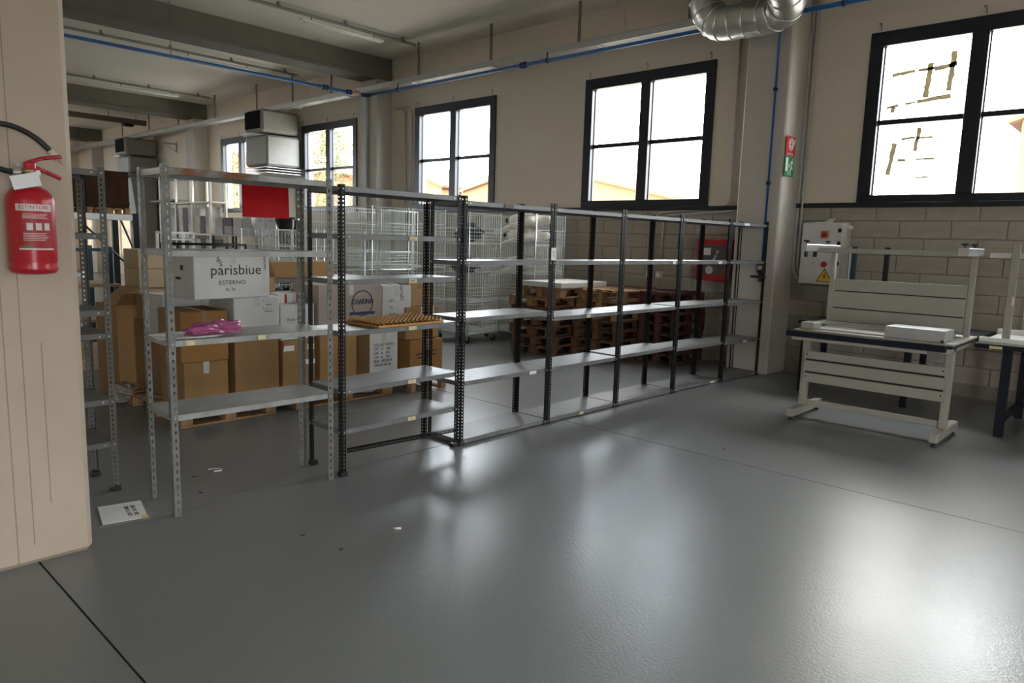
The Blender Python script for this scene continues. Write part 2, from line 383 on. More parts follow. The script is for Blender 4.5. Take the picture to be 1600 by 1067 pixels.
house('farmhouse', 'ochre house with red roof edge outside, left part of third window', -46, -37.6, 33, 42, 5.2, 6.7, OCH, ((-1, 2.6, 1, 1.5), (2, 2.6, 1, 1.5)))
house('red_house', 'red brick house outside the leftmost visible window', -74, -57, 32, 44, 7.2, 9.0, REDB, ((1.5, 4.6, 1.1, 1.8), (4.5, 4.6, 1.1, 1.8), (-2, 4.6, 1.1, 1.8)))
house('orange_house', 'orange rendered house outside at the right edge of the nearest window', -4.6, 6, 30, 40, 6.2, 8.0, OCH, ((-1.5, 3, 1, 1.5),))
def tree(x, y, h, rad, label):
    t = thing('tree', label, 'tree', (x, y, -.5))
    MB().tube([(0, 0, 0), (.1, 0, h*.3), (0, .1, h*.6), (.1, 0, h*.95)], [.28, .22, .14, .05], 8).build('trunk', mat('bark', (.12, .09, .06), .9), t)
    rnd = random.Random(int(x*7)); m = MB()
    for i in range(5200):
        a = rnd.random()*2*PI; u = rnd.random(); zz = h*(.22+.80*u)
        R = rad*(1.05-.75*abs(u-.35)**.9)*math.sqrt(rnd.random())*(.75+.35*math.sin(a*3+u*9))
        p = Vector((R*math.cos(a), R*math.sin(a), zz)); q = Matrix.Rotation(rnd.random()*6, 4, Vector((rnd.random()-.5, rnd.random()-.5, rnd.random()-.5)).normalized())
        s_ = .07+.09*rnd.random()
        m.add([p+(q @ Vector((-s_, 0, 0))), p+(q @ Vector((0, -s_*.5, 0))), p+(q @ Vector((s_, 0, 0))), p+(q @ Vector((0, s_*.5, 0.02)))], [(0, 1, 2, 3)])
    m.build('foliage', mat('yellow_green_leaves', (.11, .11, .03), .7, var=.4, scale=2), t, kind='stuff')  # leaves in one yellow-green tone with random variation
tree(-42.3, 27, 9.0, 3.6, 'bushy yellow-green tree outside the second window from the left')
tree(-49.5, 23, 7.5, 3.0, 'lower yellow-green tree left of the bushy tree outside')

# ================================================================ SERVICES ON WALL AND CEILING
# cable tray
t = thing('cable_tray', 'long galvanised cable tray hung along the window wall under the ceiling', 'cable tray', (-20, 9.06, 4.57))
MB().cb(-12.95, 15.4, -.10, .10, 0, .008, .002).cb(-12.95, 15.4, -.104, -.096, 0, .095, .002).cb(-12.95, 15.4, .096, .104, 0, .095, .002).build('trough', ZINC, t)
MB().box(-12.95, 15.4, -.112, -.085, .092, .098).build('lid_edge', ZINC, t)
for x in [-12.8+2.17*i for i in range(13)]:
    MB().cb(x-.02, x+.02, -.13, .13, -.02, 0, .003).build('support_bracket', ZINC, t)
hang = MB().box(-.02, .02, -.004, 0, 0, .68).box(-.02, -.016, 0, .02, 0, .68).box(.016, .02, 0, .02, 0, .68)
hm = hang.mesh('hanger', mat('hanger_steel', (.20, .19, .18), .5, .5, var=.2))
for x in (-3.5, -5.3, -7.2, -9.11, -11.04, -14.0, -15.6, -17.3, -19.6, -22, -24.2, -26.5):
    ob('hanger', hm, t, (x+20, -.01, .06))
# cables in tray at the far end
for k, l in enumerate(('front', 'middle', 'rear')):
    tag(MB().tube([(-32.9, 9.02+.03*k, 4.70+.02*k), (-23, 9.0+.03*k, 4.715), (-19.2, 9.03+.03*k, 4.66)], .014, 6).build('cable', mat('cream_cable', (.6, .55, .42), .5)), 'cream cable lying on the far end of the cable tray, %s one' % l, 'cable', 'cables on the tray')
# blue compressed air line
def coupling(M, t): return MB().lathe([(.044, -.055), (.05, -.05), (.05, -.015), (.042, -.01), (.042, .01), (.05, .015), (.05, .05), (.044, .055)], 14, M).build('coupling', NAVY, t)
t = thing('blue_air_pipe', 'blue compressed air pipe running along the window wall and across the bay', 'pipe', (-12.4, 8.85, 4.45))
MB().tube([(.12, 0, 0), (15, 0, 0)], .028, 10).build('pipe_run', BLUE, t)
MB().tube([(0, -.12, 0), (0, -13.5, 0)], .028, 10).build('pipe_run', BLUE, t)
MB().tube([(0, -.14, 0), (0, -.05, 0), (.02, -.02, 0), (.05, 0, 0), (.15, 0, 0)], .036, 10).build('elbow', NAVY, t)
MB().tube([(0, -.16, 0), (0, -.36, 0)], .034, 10).build('valve_body', mat('brass_valve', (.4, .3, .15), .4, .6), t)
MB().cb(-.02, .02, -.34, -.16, .045, .06, .003).build('valve_handle', REDP, t)
coupling(TR(0, -.42, 0, PI/2), t); coupling(TR(0, -.95, 0, PI/2), t)
for x in (4.25,): coupling(TR(x, 0, 0, 0, PI/2), t)
for x in (1.0, 4.75, 9.2): MB().tube([(x-.012, 0, 0), (x+.012, 0, 0)], .04, 10).box(x-.012, x+.012, -.004, .004, .03, .13).build('clip', BLACK, t)
for y in (-1.095, -3.825, -6.5, -9.2): MB().tube([(0, y, .02), (0, y, .85)], .006, 6).tube([(0, y-.01, 0), (0, y+.01, 0)], .034, 10).build('drop_rod', mat('rod', (.22, .2, .18), .5, .4), t)
t = thing('blue_air_drop', 'thin blue air line dropping down the wall column to a black regulator', 'pipe', (-4.0, 9.012, 1.25))
MB().tube([(0, 0, .22), (0, 0, 3.1), (0, -.05, 3.18), (0, -.16, 3.2)], .013, 8).build('pipe_run', BLUE, t)
MB().cb(-.02, .02, -.03, .03, 2.35, 2.39, .004).cb(-.02, .02, -.03, .03, 1.2, 1.24, .004).build('clip', BLACK, t)
MB().cb(-.045, .045, -.05, .024, .08, .22, .01).tube([(0, -.01, .08), (0, -.01, -.03)], .03, 10).tube([(-.14, -.01, .03), (.06, -.01, .03)], .016, 8).build('regulator', BLACK, t)
MB().lathe([(.03, 0), (.03, .02)], 12, TR(0, -.05, .15, PI/2)).build('gauge', CONDUIT, t)
# light tracks with tube lamps
def track(x, y0, y1, lamps, label):
    t = thing('light_track', label, 'light fixture', (x, 0, 5.2))
    MB().cb(-.03, .03, y0, y1, 0, .045, .006).build('track', mat('track_grey', (.26, .25, .23), .5), t)
    y = y1-.3
    while y > y0:
        MB().box(-.012, .012, y-.02, y+.02, .04, .1).cb(-.04, .04, y-.03, y+.03, .005, .055, .004).build('ceiling_clip', mat('hanger_steel', (.2, .19, .18)), t); y -= 1.25
    for (a, b) in lamps:
        MB().cb(-.045, .045, a, b, -.09, -.05, .012).build('lamp_housing', WHITE, t)
        MB().tube([(0, a+.05, -.095), (0, b-.05, -.095)], .016, 8).build('tube', mat('lamp_tube', (.85, .85, .82), .3), t)
        for yy in (a+.2, b-.2): MB().tube([(0, yy, -.05), (0, yy, .0)], .008, 5).build('lamp_hook', BLACK, t)
    MB().tube([(0, y1, .02), (.05, y1+.10, .0), (.22, y1+.11, -.2), (.27, 9.06, -.54)], .009, 6).build('cable', CONDUIT, t)
    return t
track(-11.0, -4, 8.95, ((6.55, 8.2), (2, 3.6)), 'ceiling light track with tube lamp in the nearest visible bay before the beam')
track(-15.2, -4, 8.95, ((6.3, 7.95), (1.5, 3.1)), 'ceiling light track with tube lamp just beyond the concrete beam and blue pipe')
track(-19.7, -4, 8.95, ((6.55, 8.15),), 'ceiling light track with tube lamp farthest down the hall before the second beam')
track(-6.6, -4, 8.95, ((3.5, 5.1),), 'ceiling light track of the near bay whose grey cable drops behind the tray')
t = thing('steel_rail', 'brown steel rail hung across the far bay below the second beam', 'rail', (-25.1, 0, 4.98))
MB().cb(-.07, .07, 2, 9.3, 0, .16, .01).build('rail', mat('brown_steel', (.17, .13, .10), .6, .2), t)
for y in (6.5, 8.2, 9.0): MB().tube([(0, y, .15), (0, y, .32)], .008, 5).build('rod', BLACK, t)
MB().cb(-.12, .12, 8.6, 8.9, -.08, 0, .02).build('trolley', BLACK, t)
# small wall brackets left of the tray
for x, l in ((-23.5, 'right'), (-25.6, 'left')):
    tag(MB().box(x-.01, x+.01, 9.2, 9.6, 4.32, 4.36).box(x-.01, x+.01, 9.57, 9.6, 4.08, 4.4).tube([(x, 9.25, 4.33), (x, 9.58, 4.1)], .01, 5).build('wall_bracket', ZINC), 'small triangular steel bracket on the far wall below the tray, %s one' % l, 'bracket', 'far wall brackets')
# spiral duct, top right
def spiral(pts, r, name, label):
    t = thing(name, label, 'duct', pts[0]); p0 = Vector(pts[0]); P = [Vector(p)-p0 for p in pts]
    MB().tube(P, r, 28, caps=False).build('duct', DUCT, t)
    k = 0
    for i in range(len(P)-1):
        d = P[i+1]-P[i]; L = d.length
        n = max(1, int(L/.14))
        for j in range(n):
            q = P[i]+d*((j+.5)/n); dn = d.normalized()
            MB().tube([q-dn*.012, q-dn*.006, q+dn*.006, q+dn*.012], [r+.001, r+.009, r+.009, r+.001], 28, caps=False).build('seam_ring', DUCT, t)
    return t
dp = [(-4.72, 8.42, 5.28), (-4.72, 8.42, 4.72)]
dp += [(-4.72+.3*(1-math.cos(a)), 8.42, 4.72-.38*math.sin(a)) for a in (.4, .8, 1.2, 1.571)]
dp += [(-3.88, 8.42, 4.33), (-3.70, 8.36, 4.345), (-3.58, 8.22, 4.40), (-3.54, 8.02, 4.48), (-3.56, 7.75, 4.58), (-3.60, 7.0, 4.72), (-3.6, 5.6, 4.72)]
spiral(dp, .20, 'spiral_duct', 'shiny galvanised spiral duct with elbows hung at the top right')
# wall ducts with air outlets
def vent(x, label, low, fz):
    t = thing('vent_duct', label, 'duct', (x, 9.0, 0))
    MB().cb(-.42, .42, -.45, .55, 4.02, 4.55, .06).build('outlet_box', DUCTG, t)
    gr = MB().box(-.36, .36, -.462, -.45, 4.1, 4.5).build('grille', mat('grille_black', (.006, .006, .006), .9, spec=.1), t)
    for k in range(6): MB().box(-.36, .36, -.475, -.462, 4.12+.065*k, 4.132+.065*k).build('louvre', mat('grille_slat', (.01, .01, .01), .8, spec=.1), gr)
    MB().cb(-.45, .05, -.5, -.1, 3.95, 4.02, .02).build('ledge', WHITE, t)
    MB().cb(-.6, .45, -.35, .55, fz, 3.97, .05).build('duct_box', DUCTG, t)
    for k in range(3): MB().cb(-.63, .48, -.38, .56, fz-.05-.06*k, fz-.03-.06*k, .004).build('flange', ZINC, t)
    if low:
        b0, b1 = low
        MB().add([(-.5, -.3, fz-.17), (.4, -.3, fz-.17), (.4, .5, fz-.17), (-.5, .5, fz-.17), (-.28, -.15, b1), (.3, -.15, b1), (.3, .5, b1), (-.28, .5, b1)],
                 [(0, 1, 2, 3), (7, 6, 5, 4), (0, 4, 5, 1), (1, 5, 6, 2), (2, 6, 7, 3), (3, 7, 4, 0)]).build('taper', DUCTG, t)
        MB().cb(-.28, .3, -.15, .5, b0, b1, .01).build('riser', DUCTG, t)
    return t
vent(-25.3, 'grey ventilation duct with black outlet grille at the far left of the wall', (.0, 2.3), 3.45)
vent(-16.55, 'grey ventilation duct with black outlet grille between the two left windows', None, 3.25)
# conduits, boxes on the wall
tag(MB().tube([(-3.76, 9.56, 5.2), (-3.76, 9.56, 1.45)]+[(-3.76+.14*(1-math.cos(a)), 9.56, 1.45-.14*math.sin(a)) for a in (.4, .8, 1.2, 1.571)]+[(-3.4, 9.56, 1.31), (-3.34, 9.53, 1.31), (-3.34, 9.5, 1.4)], .022, 10).build('conduit', CONDUIT), 'grey conduit beside the column curving under the electrical box, inner of two', 'conduit')
tag(MB().tube([(-3.83, 9.575, 5.2), (-3.82, 9.575, 1.42)]+[(-3.82+.18*(1-math.cos(a)), 9.575, 1.42-.18*math.sin(a)) for a in (.4, .8, 1.2, 1.571)]+[(-3.3, 9.575, 1.24), (-3.24, 9.54, 1.23)], .022, 10).build('conduit', CONDUIT), 'grey conduit beside the column curving under the electrical box, outer of two', 'conduit')
tag(MB().tube([(-4.80, 9.575, 5.2), (-4.78, 9.575, 2.35)]+[(-4.93+.15*math.cos(a), 9.575, 2.35-.15*math.sin(a)) for a in (.4, .8, 1.2, 1.571)]+[(-5.9, 9.575, 2.14), (-6.0, 9.575, 2.05), (-6.02, 9.575, 1.25)], .018, 8).build('conduit', CONDUIT), 'thin conduit left of the column bending down to the left socket box', 'conduit')
tag(MB().tube([(-4.62, 9.575, 5.2), (-4.62, 9.575, 2.3)]+[(-4.77+.15*math.cos(a), 9.575, 2.3-.15*math.sin(a)) for a in (.4, .8, 1.2, 1.571)]+[(-5.75, 9.575, 2.1), (-5.85, 9.575, 2.02), (-5.86, 9.575, 1.25)], .018, 8).build('conduit', CONDUIT), 'thin conduit left of the column bending down to the right socket box', 'conduit')
for x, l in ((-6.03, 'left'), (-5.86, 'right')):
    t = thing('socket_box', 'grey socket box low on the block wall, %s of the pair' % l, 'socket', (x, 9.585, 1.14), group='socket boxes')
    MB().cb(-.06, .06, -.05, .01, 0, .12, .008).build('housing', mat('socket_grey', (.5, .49, .46), .5), t)
    MB().lathe([(.035, 0), (.035, .012)], 14, TR(0, -.05, .06, PI/2)).build('cover', WHITE, t)
for x, l in ((-12.05, 'left'), (-11.85, 'right')):
    tag(MB().tube([(x-.35, 9.56, 4.3), (x-.1, 9.56, 4.28), (x, 9.56, 4.18), (x, 9.56, 0.02)], .022, 8).build('conduit', CONDUIT), 'cream conduit running down the wall beside the far column, %s one' % l, 'conduit', 'conduits by the far column')
tag(MB().cb(-13.0, -12.82, 9.14, 9.2, 0, 4.7, .01).build('column_trunking', CONDUIT), 'flat trunking running up the front of the far column', 'trunking')
# hose cabinet
t = thing('fire_hose_cabinet', 'red fire hose cabinet with glazed door on the wall behind the last shelf', 'fire cabinet', (-4.9, 9.58, 1.17))
MB().cb(-.25, .25, -.19, .01, 0, .59, .012).build('body', REDP, t)
d = MB().box(-.17, .19, -.196, -.19, .09, .50).build('pane', mat('cabinet_pane', (.09, .09, .09), .15, var=.3), t)
MB().box(-.15, -.03, -.198, -.196, .36, .46).build('sticker', PAPER, t)
text('UNI 45', .06, TR(.05, -.197, .35) @ FY @ Matrix.Rotation(1.2, 4, 'Z'), PAPER, t)
MB().lathe([(.06, 0), (.06, .004), (.045, .004)], 16, TR(-.04, -.196, .15, PI/2)).build('hose_emblem', CONDUIT, t)
MB().lathe([(.02, 0), (.02, .03)], 12, TR(-.2, -.19, .3, PI/2)).build('lock', BLACK, t)
# electrical cabinet
t = thing('electrical_cabinet', 'light grey electrical cabinet with red knob and yellow warning triangle on the block wall', 'electrical box', (-3.39, 9.6, 1.21))
EB = mat('cabinet_grey', (.60, .595, .55), .45, var=.04)
MB().cb(-.26, .26, -.22, .0, 0, .78, .008).build('body', EB, t)
dd = MB().cb(-.262, .235, -.245, -.222, .005, .775, .006).build('door', EB, t)
MB().cb(-.02, .075, -.256, -.245, .585, .68, .004).build('switch_plate', mat('orange_plate', (.55, .25, .05), .5), dd)
MB().lathe([(.032, 0), (.032, .03), (.02, .035)], 14, TR(.03, -.256, .632, PI/2)).build('switch', REDP, dd)
MB().lathe([(.035, 0), (.04, .02), (.03, .04)], 8, TR(.05, -.245, .26, PI/2)).build('red_knob', REDP, dd)
MB().lathe([(.014, 0), (.014, .02)], 10, TR(-.1, -.245, .27, PI/2)).build('lock', ZINC, dd)
for z in (.66, .5, .25): MB().cb(.185, .225, -.262, -.245, z, z+.05, .004).build('latch', BLACK, dd)
tri = MB().prism([(-.10, 0), (.10, 0), (0, .17)], .002, TR(.06, -.2455, .04) @ FY).build('warning_border', INK, dd)
MB().prism([(-.085, .008), (.085, .008), (0, .152)], .001, TR(.06, -.2478, .04) @ FY).build('warning_face', mat('warning_yellow', (.75, .45, .02), .5), dd)
MB().prism([(.012, .115), (-.022, .062), (.0, .066), (-.012, .022), (.026, .078), (.004, .074)], .001, TR(.06, -.249, .04) @ FY).build('bolt_symbol', INK, dd)
MB().cb(.255, .30, -.14, -.05, .70, .75, .01).build('cable_gland', WHITE, t)
tag(MB().box(-3.52, -3.3, 9.42, 9.55, 1.992, 2.0).add([(-3.42, 9.45, 2.0), (-3.32, 9.45, 2.0), (-3.29, 9.5, 2.05), (-3.38, 9.52, 2.05)], [(0, 1, 2, 3)]).build('folded_leaflet', PAPER), 'folded white leaflet lying on top of the electrical cabinet', 'paper')
# signs on the column corner: mounted across the chamfer
def sign_base(z0, z1, m, name, label):
    t = thing(name, label, 'sign', (-3.835, 9.02, z0), 0)
    MB().box(-.002, .002, 0, .27, 0, z1-z0).build('panel', m, t); return t
SGNR = mat('sign_red', (.55, .01, .02), .5, var=0); SGNG = mat('sign_green', (.0, .22, .075), .5, var=0); SGNW = mat('sign_white', (.8, .8, .78), .5, var=0)
def sgn(z0, h, m, name, label):
    t = thing(name, label, 'sign', (-3.815, 9.17, z0), math.radians(0))
    MB().cb(-.001, .003, -.14, .14, 0, h, .0005).build('panel', m, t); return t
s1 = sgn(2.812, .24, SGNR, 'hydrant_sign', 'red hydrant sign with white hose coil on the wall column, above the green sign')
sp = [(.005, .085*(1-i/60*.8)*math.cos(i/60*6*PI), .135+.085*(1-i/60*.8)*math.sin(i/60*6*PI)) for i in range(61)]
MB().tube(sp, .006, 5).build('hose_coil', SGNW, s1); MB().tube([(.005, .085, .135), (.005, .1, .2), (.005, .125, .215)], .008, 5).build('hose_nozzle', SGNW, s1)
text('IDRANTE', .042, TR(.0035, 0, .022) @ FX, SGNW, s1)
s2 = sgn(2.562, .245, SGNG, 'exit_sign', 'green emergency exit sign with running man on the wall column below the red sign')
MB().box(.003, .004, -.12, -.05, .06, .225).build('door_symbol', SGNW, s2)
MB().prism([(-.01, .06), (.02, .06), (.05, .11), (.075, .08), (.085, .09), (.055, .14), (.06, .17), (.09, .15), (.1, .16), (.06, .2), (.02, .19), (.0, .16), (.01, .15), (.03, .17), (.035, .14), (.015, .11)], .001, TR(.003, .02, 0) @ FX).build('running_figure', SGNW, s2)
MB().lathe([(.016, 0), (.016, .001)], 12, TR(.003, .095, .215, 0, PI/2)).build('head_symbol', SGNW, s2)
MB().prism([(-.04, .10), (-.04, .16), (0, .13)], .001, TR(.003, .02, 0) @ FX).build('arrow', SGNW, s2)
text('USCITA DI\nSICUREZZA', .026, TR(.0035, 0, .035) @ FX, SGNW, s2)

# ================================================================ FIRE EXTINGUISHER
t = thing('fire_extinguisher', 'red fire extinguisher with black hose hung on the near cream column', 'fire extinguisher', (-3.862, .915, 1.435))
MB().lathe([(.055, 0), (.085, .006), (.095, .018), (.098, .03), (.092, .045), (.096, .06), (.096, .33), (.09, .355), (.072, .38), (.045, .395), (.03, .40)], 32).build('cylinder', REDP, t)
MB().lathe([(.03, .395), (.03, .42), (.022, .425), (.022, .455), (.026, .46), (.026, .47)], 16).build('neck_valve', mat('brass', (.45, .33, .18), .35, .9), t)
MB().tube([(0, .02, .455), (0, .045, .455)], .018, 10).build('pressure_gauge', WHITE, t)
def lever(p, w, nm):
    m = MB()
    for i in range(len(p)-1):
        a, b = Vector(p[i]), Vector(p[i+1]); m.tube([a, b], w, 6)
    m.build(nm, REDP, t)
MB().cb(-.016, .016, -.015, .03, .455, .505, .006).build('handle_block', REDP, t)
lever([(0, .0, .50), (0, .06, .525), (0, .135, .54)], .009, 'upper_lever'); lever([(0, .01, .49), (0, .07, .465), (0, .13, .44)], .009, 'lower_handle')
MB().tube([(0, -.06, .50), (0, -.02, .47)], .003, 6).build('safety_pin', ZINC, t)
hp = [(.0, -.02, .455), (.0, -.06, .455), (.01, -.12, .47), (.015, -.19, .53), (.01, -.19, .61), (0, -.12, .655), (-.02, -.04, .655), (-.03, .04, .62), (-.03, .10, .565)]
def smoothp(P, n=5):
    P = [Vector(p) for p in P]; out = []
    for i in range(len(P)-1):
        a, b, c, d = P[max(i-1, 0)], P[i], P[i+1], P[min(i+2, len(P)-1)]
        for k in range(n):
            u = k/n; out.append(.5*((2*b)+(c-a)*u+(2*a-5*b+4*c-d)*u*u+(3*b-a-3*c+d)*u**3))
    return out+[P[-1]]
MB().tube(smoothp(hp), .0125, 10).build('hose', BLACK, t)
MB().tube([(-.03, .098, .567), (-.03, .128, .53)], .015, 10).build('hose_nozzle', mat('pale_nozzle', (.6, .58, .5), .5), t)
MB().tube([(0, -.025, .455), (0, -.06, .455)], .016, 10).build('hose_ferrule', ZINC, t)
MB().tube([(-.03, .128, .53), (-.02, .14, .515), (0, .145, .505)], .004, 6).build('nozzle_clip', ZINC, t)
def wrap(me, R=.0966):
    for v in me.vertices:
        a = v.co.x/R; v.co = Vector((math.cos(a)*(R+v.co.z), math.sin(a)*(R+v.co.z), v.co.y))
    return me
def wrapped_rect(a0, a1, z0, z1, m, nm, R=.0964):
    n = 12; mb = MB(); vs = []
    for i in range(n+1):
        a = a0+(a1-a0)*i/n
        vs += [(R*math.cos(a), R*math.sin(a), z0), (R*math.cos(a), R*math.sin(a), z1)]
    mb.add(vs, [(2*i, 2*i+2, 2*i+3, 2*i+1) for i in range(n)]); return mb.build(nm, m, t)
A0 = -.02
LBL = mat('label_white', (.62, .55, .52), .5); LBLR = mat('label_red', (.33, .01, .015), .5)
wrapped_rect(A0-.82, A0+.72, .285, .315, LBL, 'label_header')
wrapped_rect(A0-.75, A0+.75, .11, .28, LBLR, 'label_panel')
def wtext(s_, size, ang, z, m):
    me = text_mesh(s_, size, m); 
    for v in me.vertices: v.co.x += ang*.0966; v.co.y += z
    return ob('label_print', wrap(me), t)
wtext('ESTINTORE', .024, A0-.05, .30, LBLR)
for k in range(3):
    wrapped_rect(A0-.4+.36*k, A0-.4+.36*k+.25, .20, .232, LBL, 'pictogram', .0967)
for k in range(9):
    z = .27-.006*k if k < 4 else .185-.0075*(k-4)
    wrapped_rect(A0-.55, A0+.5-.07*(k % 3), z, z+.0022, LBL, 'label_line', .0967)
wrapped_rect(A0-.7, A0-.2, .125, .131, mat('label_green', (.02, .2, .05), .5), 'label_stripe', .0968); wrapped_rect(A0-.75, A0+.75, .113, .12, LBL, 'label_border', .0967)
MB().box(-.055, .055, -.03, .03, 0, .001, TR(.085, -.03, .415) @ FX @ Matrix.Rotation(.25, 4, 'Z')).build('inspection_tag', PAPER, t)
MB().box(-.11, -.09, -.02, .02, .3, .5).build('wall_hook', ZINC, t)

# ================================================================ SHELVING UNITS
def post_mesh(h, wd, pitch, hw, hh, m, t=.003, z0=.03):
    bm = bmesh.new()
    us = [0, (wd-hw)/2+.003, (wd+hw)/2+.003, wd]
    zs = [0]; zz = z0; holes = set()
    while zz+hh < h-.01:
        zs += [zz, zz+hh]; zz += pitch
    zs.append(h)
    for ax in (0, 1):
        grid = [[bm.verts.new((u, 0, z) if ax == 0 else (0, u, z)) for u in us] for z in zs]
        for i in range(len(zs)-1):
            for k in range(3):
                if k == 1 and i % 2 == 1: continue
                bm.faces.new((grid[i][k], grid[i][k+1], grid[i+1][k+1], grid[i+1][k]))
    bmesh.ops.remove_doubles(bm, verts=bm.verts[:], dist=1e-5)
    bmesh.ops.recalc_face_normals(bm, faces=bm.faces[:])
    bmesh.ops.solidify(bm, geom=bm.faces[:], thickness=t)
    me = bpy.data.meshes.new('post'); bm.to_mesh(me); bm.free(); me.materials.append(m); return me
PD = post_mesh(2.0, .036, .0265, .011, .0115, POSTD)
PG = post_mesh(2.0, .038, .046, .010, .019, mat('grey_post_steel', (.17, .172, .155), .45, .2, var=.3, scale=9))
SHM = {}
def shelf_mesh(L, D, m, lip=.036):
    k = (round(L, 3), D, m.name)
    if k not in SHM:
        SHM[k] = MB().cb(0, D, 0, L, -.003, 0, .001).cb(D-.003, D, 0, L, -lip, 0, .001).cb(0, .003, 0, L, -lip, 0, .001).cb(.003, D-.003, 0, .003, -lip, -.001, .001).cb(.003, D-.003, L-.003, L, -lip, -.001, .001).box(D-.018, D-.003, .003, L-.003, -lip, -lip+.0025).mesh('shelf', m)
    return SHM[k]
FOOT = MB().cb(-.008, .045, -.008, .045, 0, .03, .004).mesh('foot', BLACK)
def unit(label, p0, p1, depth, zs, pm, sm, foot=True, h=2.0, top=None, name='shelving_unit', group='row of bolted steel shelving units'):
    """front left post foot p0, front right post foot p1 (seen from the front, facing +X)"""
    d = Vector((p1[0]-p0[0], p1[1]-p0[1], 0)); L = d.length; rz = math.atan2(d.y, d.x)-PI/2
    t = thing(name, label, 'shelving', (p0[0], p0[1], 0), rz, group)
    # local: x=0 front plane, -depth back; y 0..L
    for (x, y, r) in ((0, 0, PI/2), (0, L, PI), (-depth, 0, 0), (-depth, L, -PI/2)):
        o = ob('post', pm, t, (x, y, 0), (0, 0, r)); o.scale = (1, 1, h/2.0)
        if foot: ob('foot', FOOT, t, (x, y, 0), (0, 0, r))
    me = shelf_mesh(L-.012, depth-.012, sm)
    bolts = MB()
    for i, z in enumerate(zs):
        ob('shelf', shelf_mesh(L-.012, depth-.012, top) if (top and i == 0) else me, t, (-depth+.006, .006, z))
        for y in (.02, L-.02, .07, L-.07): bolts.lathe([(.006, 0), (.006, .004)], 6, TR(.0015 if y in (.02, L-.02) else -.006, y, z-.018, 0, PI/2))
        for x in (-.02, -depth+.02): bolts.lathe([(.006, 0), (.006, .004)], 6, TR(x, -.0015, z-.018, PI/2))
    bolts.build('bolts', ZINC, t, kind='stuff')
    return t
U1 = unit('light grey worn shelving unit with four shelves and rusty top edge, nearest the cream column', (-4.12, 1.60), (-4.085, 2.645), .40, (1.995, 1.545, 1.035, .603), PG, GALV, foot=False, h=2.01)
U2 = unit('dark grey shelving unit with six shelves holding the orange foam mat', (-4.085, 2.71), (-4.105, 3.805), .40, (1.975, 1.664, 1.36, 1.012, .612, .331), PD, SHELFTOP, h=1.985)
PT = [(-4.105, 3.835), (-4.10, 4.915), (-4.085, 5.985), (-4.065, 7.07), (-4.02, 8.13), (-3.95, 9.015)]
LB = ['dark shelving unit third from the cream column, its bottom shelf almost on the floor', 'dark shelving unit fourth from the cream column, in the middle of the row', 'dark shelving unit fifth from the cream column, pallets visible behind it', 'dark shelving unit sixth from the cream column, second from the wall column', 'dark shelving unit at the far end of the row against the wall column']
UN = []
for i in range(5):
    a, b = Vector(PT[i]), Vector(PT[i+1]); b2 = a+(b-a)*.992
    UN.append(unit(LB[i], PT[i], tuple(b2), .40, (1.948, 1.483, (1.035, .98, .98, .985, .975)[i], (.522, .518, .53, .505, .49)[i], .045), PD, SHELFTOP, h=1.985))
# rusty front lip on the first unit
MB().box(.0, .0015, .03, .55, 1.958, 1.996).build('rusty_lip', RUST, U1); MB().box(-.35, -.01, .05, .6, 1.9945, 1.9975).build('rusty_top', RUST, U1)
# slotted angle brace low on the second unit
br = PD.copy(); br.transform(Matrix.Rotation(-PI/2, 4, 'X') @ Matrix.Diagonal((1, 1, .515, 1))); 
o = ob('angle_brace', br, U2, (.004, .04, .20), (0, 0, 0)); o.rotation_euler = (-.035, 0, 0)
# labels on shelf edges
def edge_label(u, y, z, w_, s=None, m=LABELY):
    MB().box(.0015, .0028, y-w_/2, y+w_/2, z-.033, z-.004).build('edge_label', m, u)
    if s: text(s, .026, TR(.003, y, z-.019) @ FX, INK, u)
for z, s in ((1.664, None), (1.36, '649'), (1.012, None), (.612, None), (.331, None)): edge_label(U2, .62, z, .075, s)
edge_label(UN[0], .86, .522, .09, None, PAPER); edge_label(UN[1], .55, .98, .06); edge_label(UN[1], .5, .045, .06); edge_label(UN[2], .95, 1.483, .06, None, PAPER)
edge_label(UN[3], .85, 1.483, .08, None, PAPER); edge_label(UN[4], .35, 1.948, .12, None, PAPER); edge_label(UN[3], .85, .045, .1, None, PAPER); edge_label(UN[4], .5, .49, .1, None, PAPER)
edge_label(UN[0], .5, 1.948, .1, None, mat('tag_frame', (.1, .06, .05), .5)); edge_label(U1, .55, 1.035, .05); edge_label(U1, .12, 1.035, .05)
MB().box(.002, .006, -.03, .035, 1.49, 1.60).build('hanging_tag', PAPER, UN[1]); text('N.\n15', .03, TR(.0065, 0, 1.545) @ FX, INK, UN[1])
# unit behind the near column
unit('dim brown-grey shelving unit half hidden behind the cream column', (-4.815, .50), (-4.815, 1.535), .42, (2.0, 1.622, 1.156, 1.012, .597, .323), post_mesh(2.0, .038, .030, .012, .014, mat('brownish_post', (.10, .092, .078), .5, .2)), mat('brown_grey_shelf', (.13, .122, .105), .5, .2, var=.15), h=2.016, group=None)

# ================================================================ THINGS ON THE SHELVES AND FLOOR
# orange egg-crate foam mat: grid mesh
m = MB(); nx, ny = 64, 100; L, D = .62, .40; vs = []; fs = []
for i in range(nx+1):
    for j in range(ny+1):
        x, y = -D*i/nx, L*j/ny
        z = .03+.016*math.sin(x/.040*2*PI)*math.sin(y/.040*2*PI)
        vs.append((x, y, z))
for i in range(nx):
    for j in range(ny): a = i*(ny+1)+j; fs.append((a, a+1, a+ny+2, a+ny+1))
m.add(vs, fs, True); m.box(-D, 0, 0, L, 0, .016)
t = thing('foam_mat', 'orange-brown egg-crate foam mat lying on the second shelving unit', 'foam mat', (-4.10, 3.03, 1.013), .02)
m.build('foam', ORANGE, t)
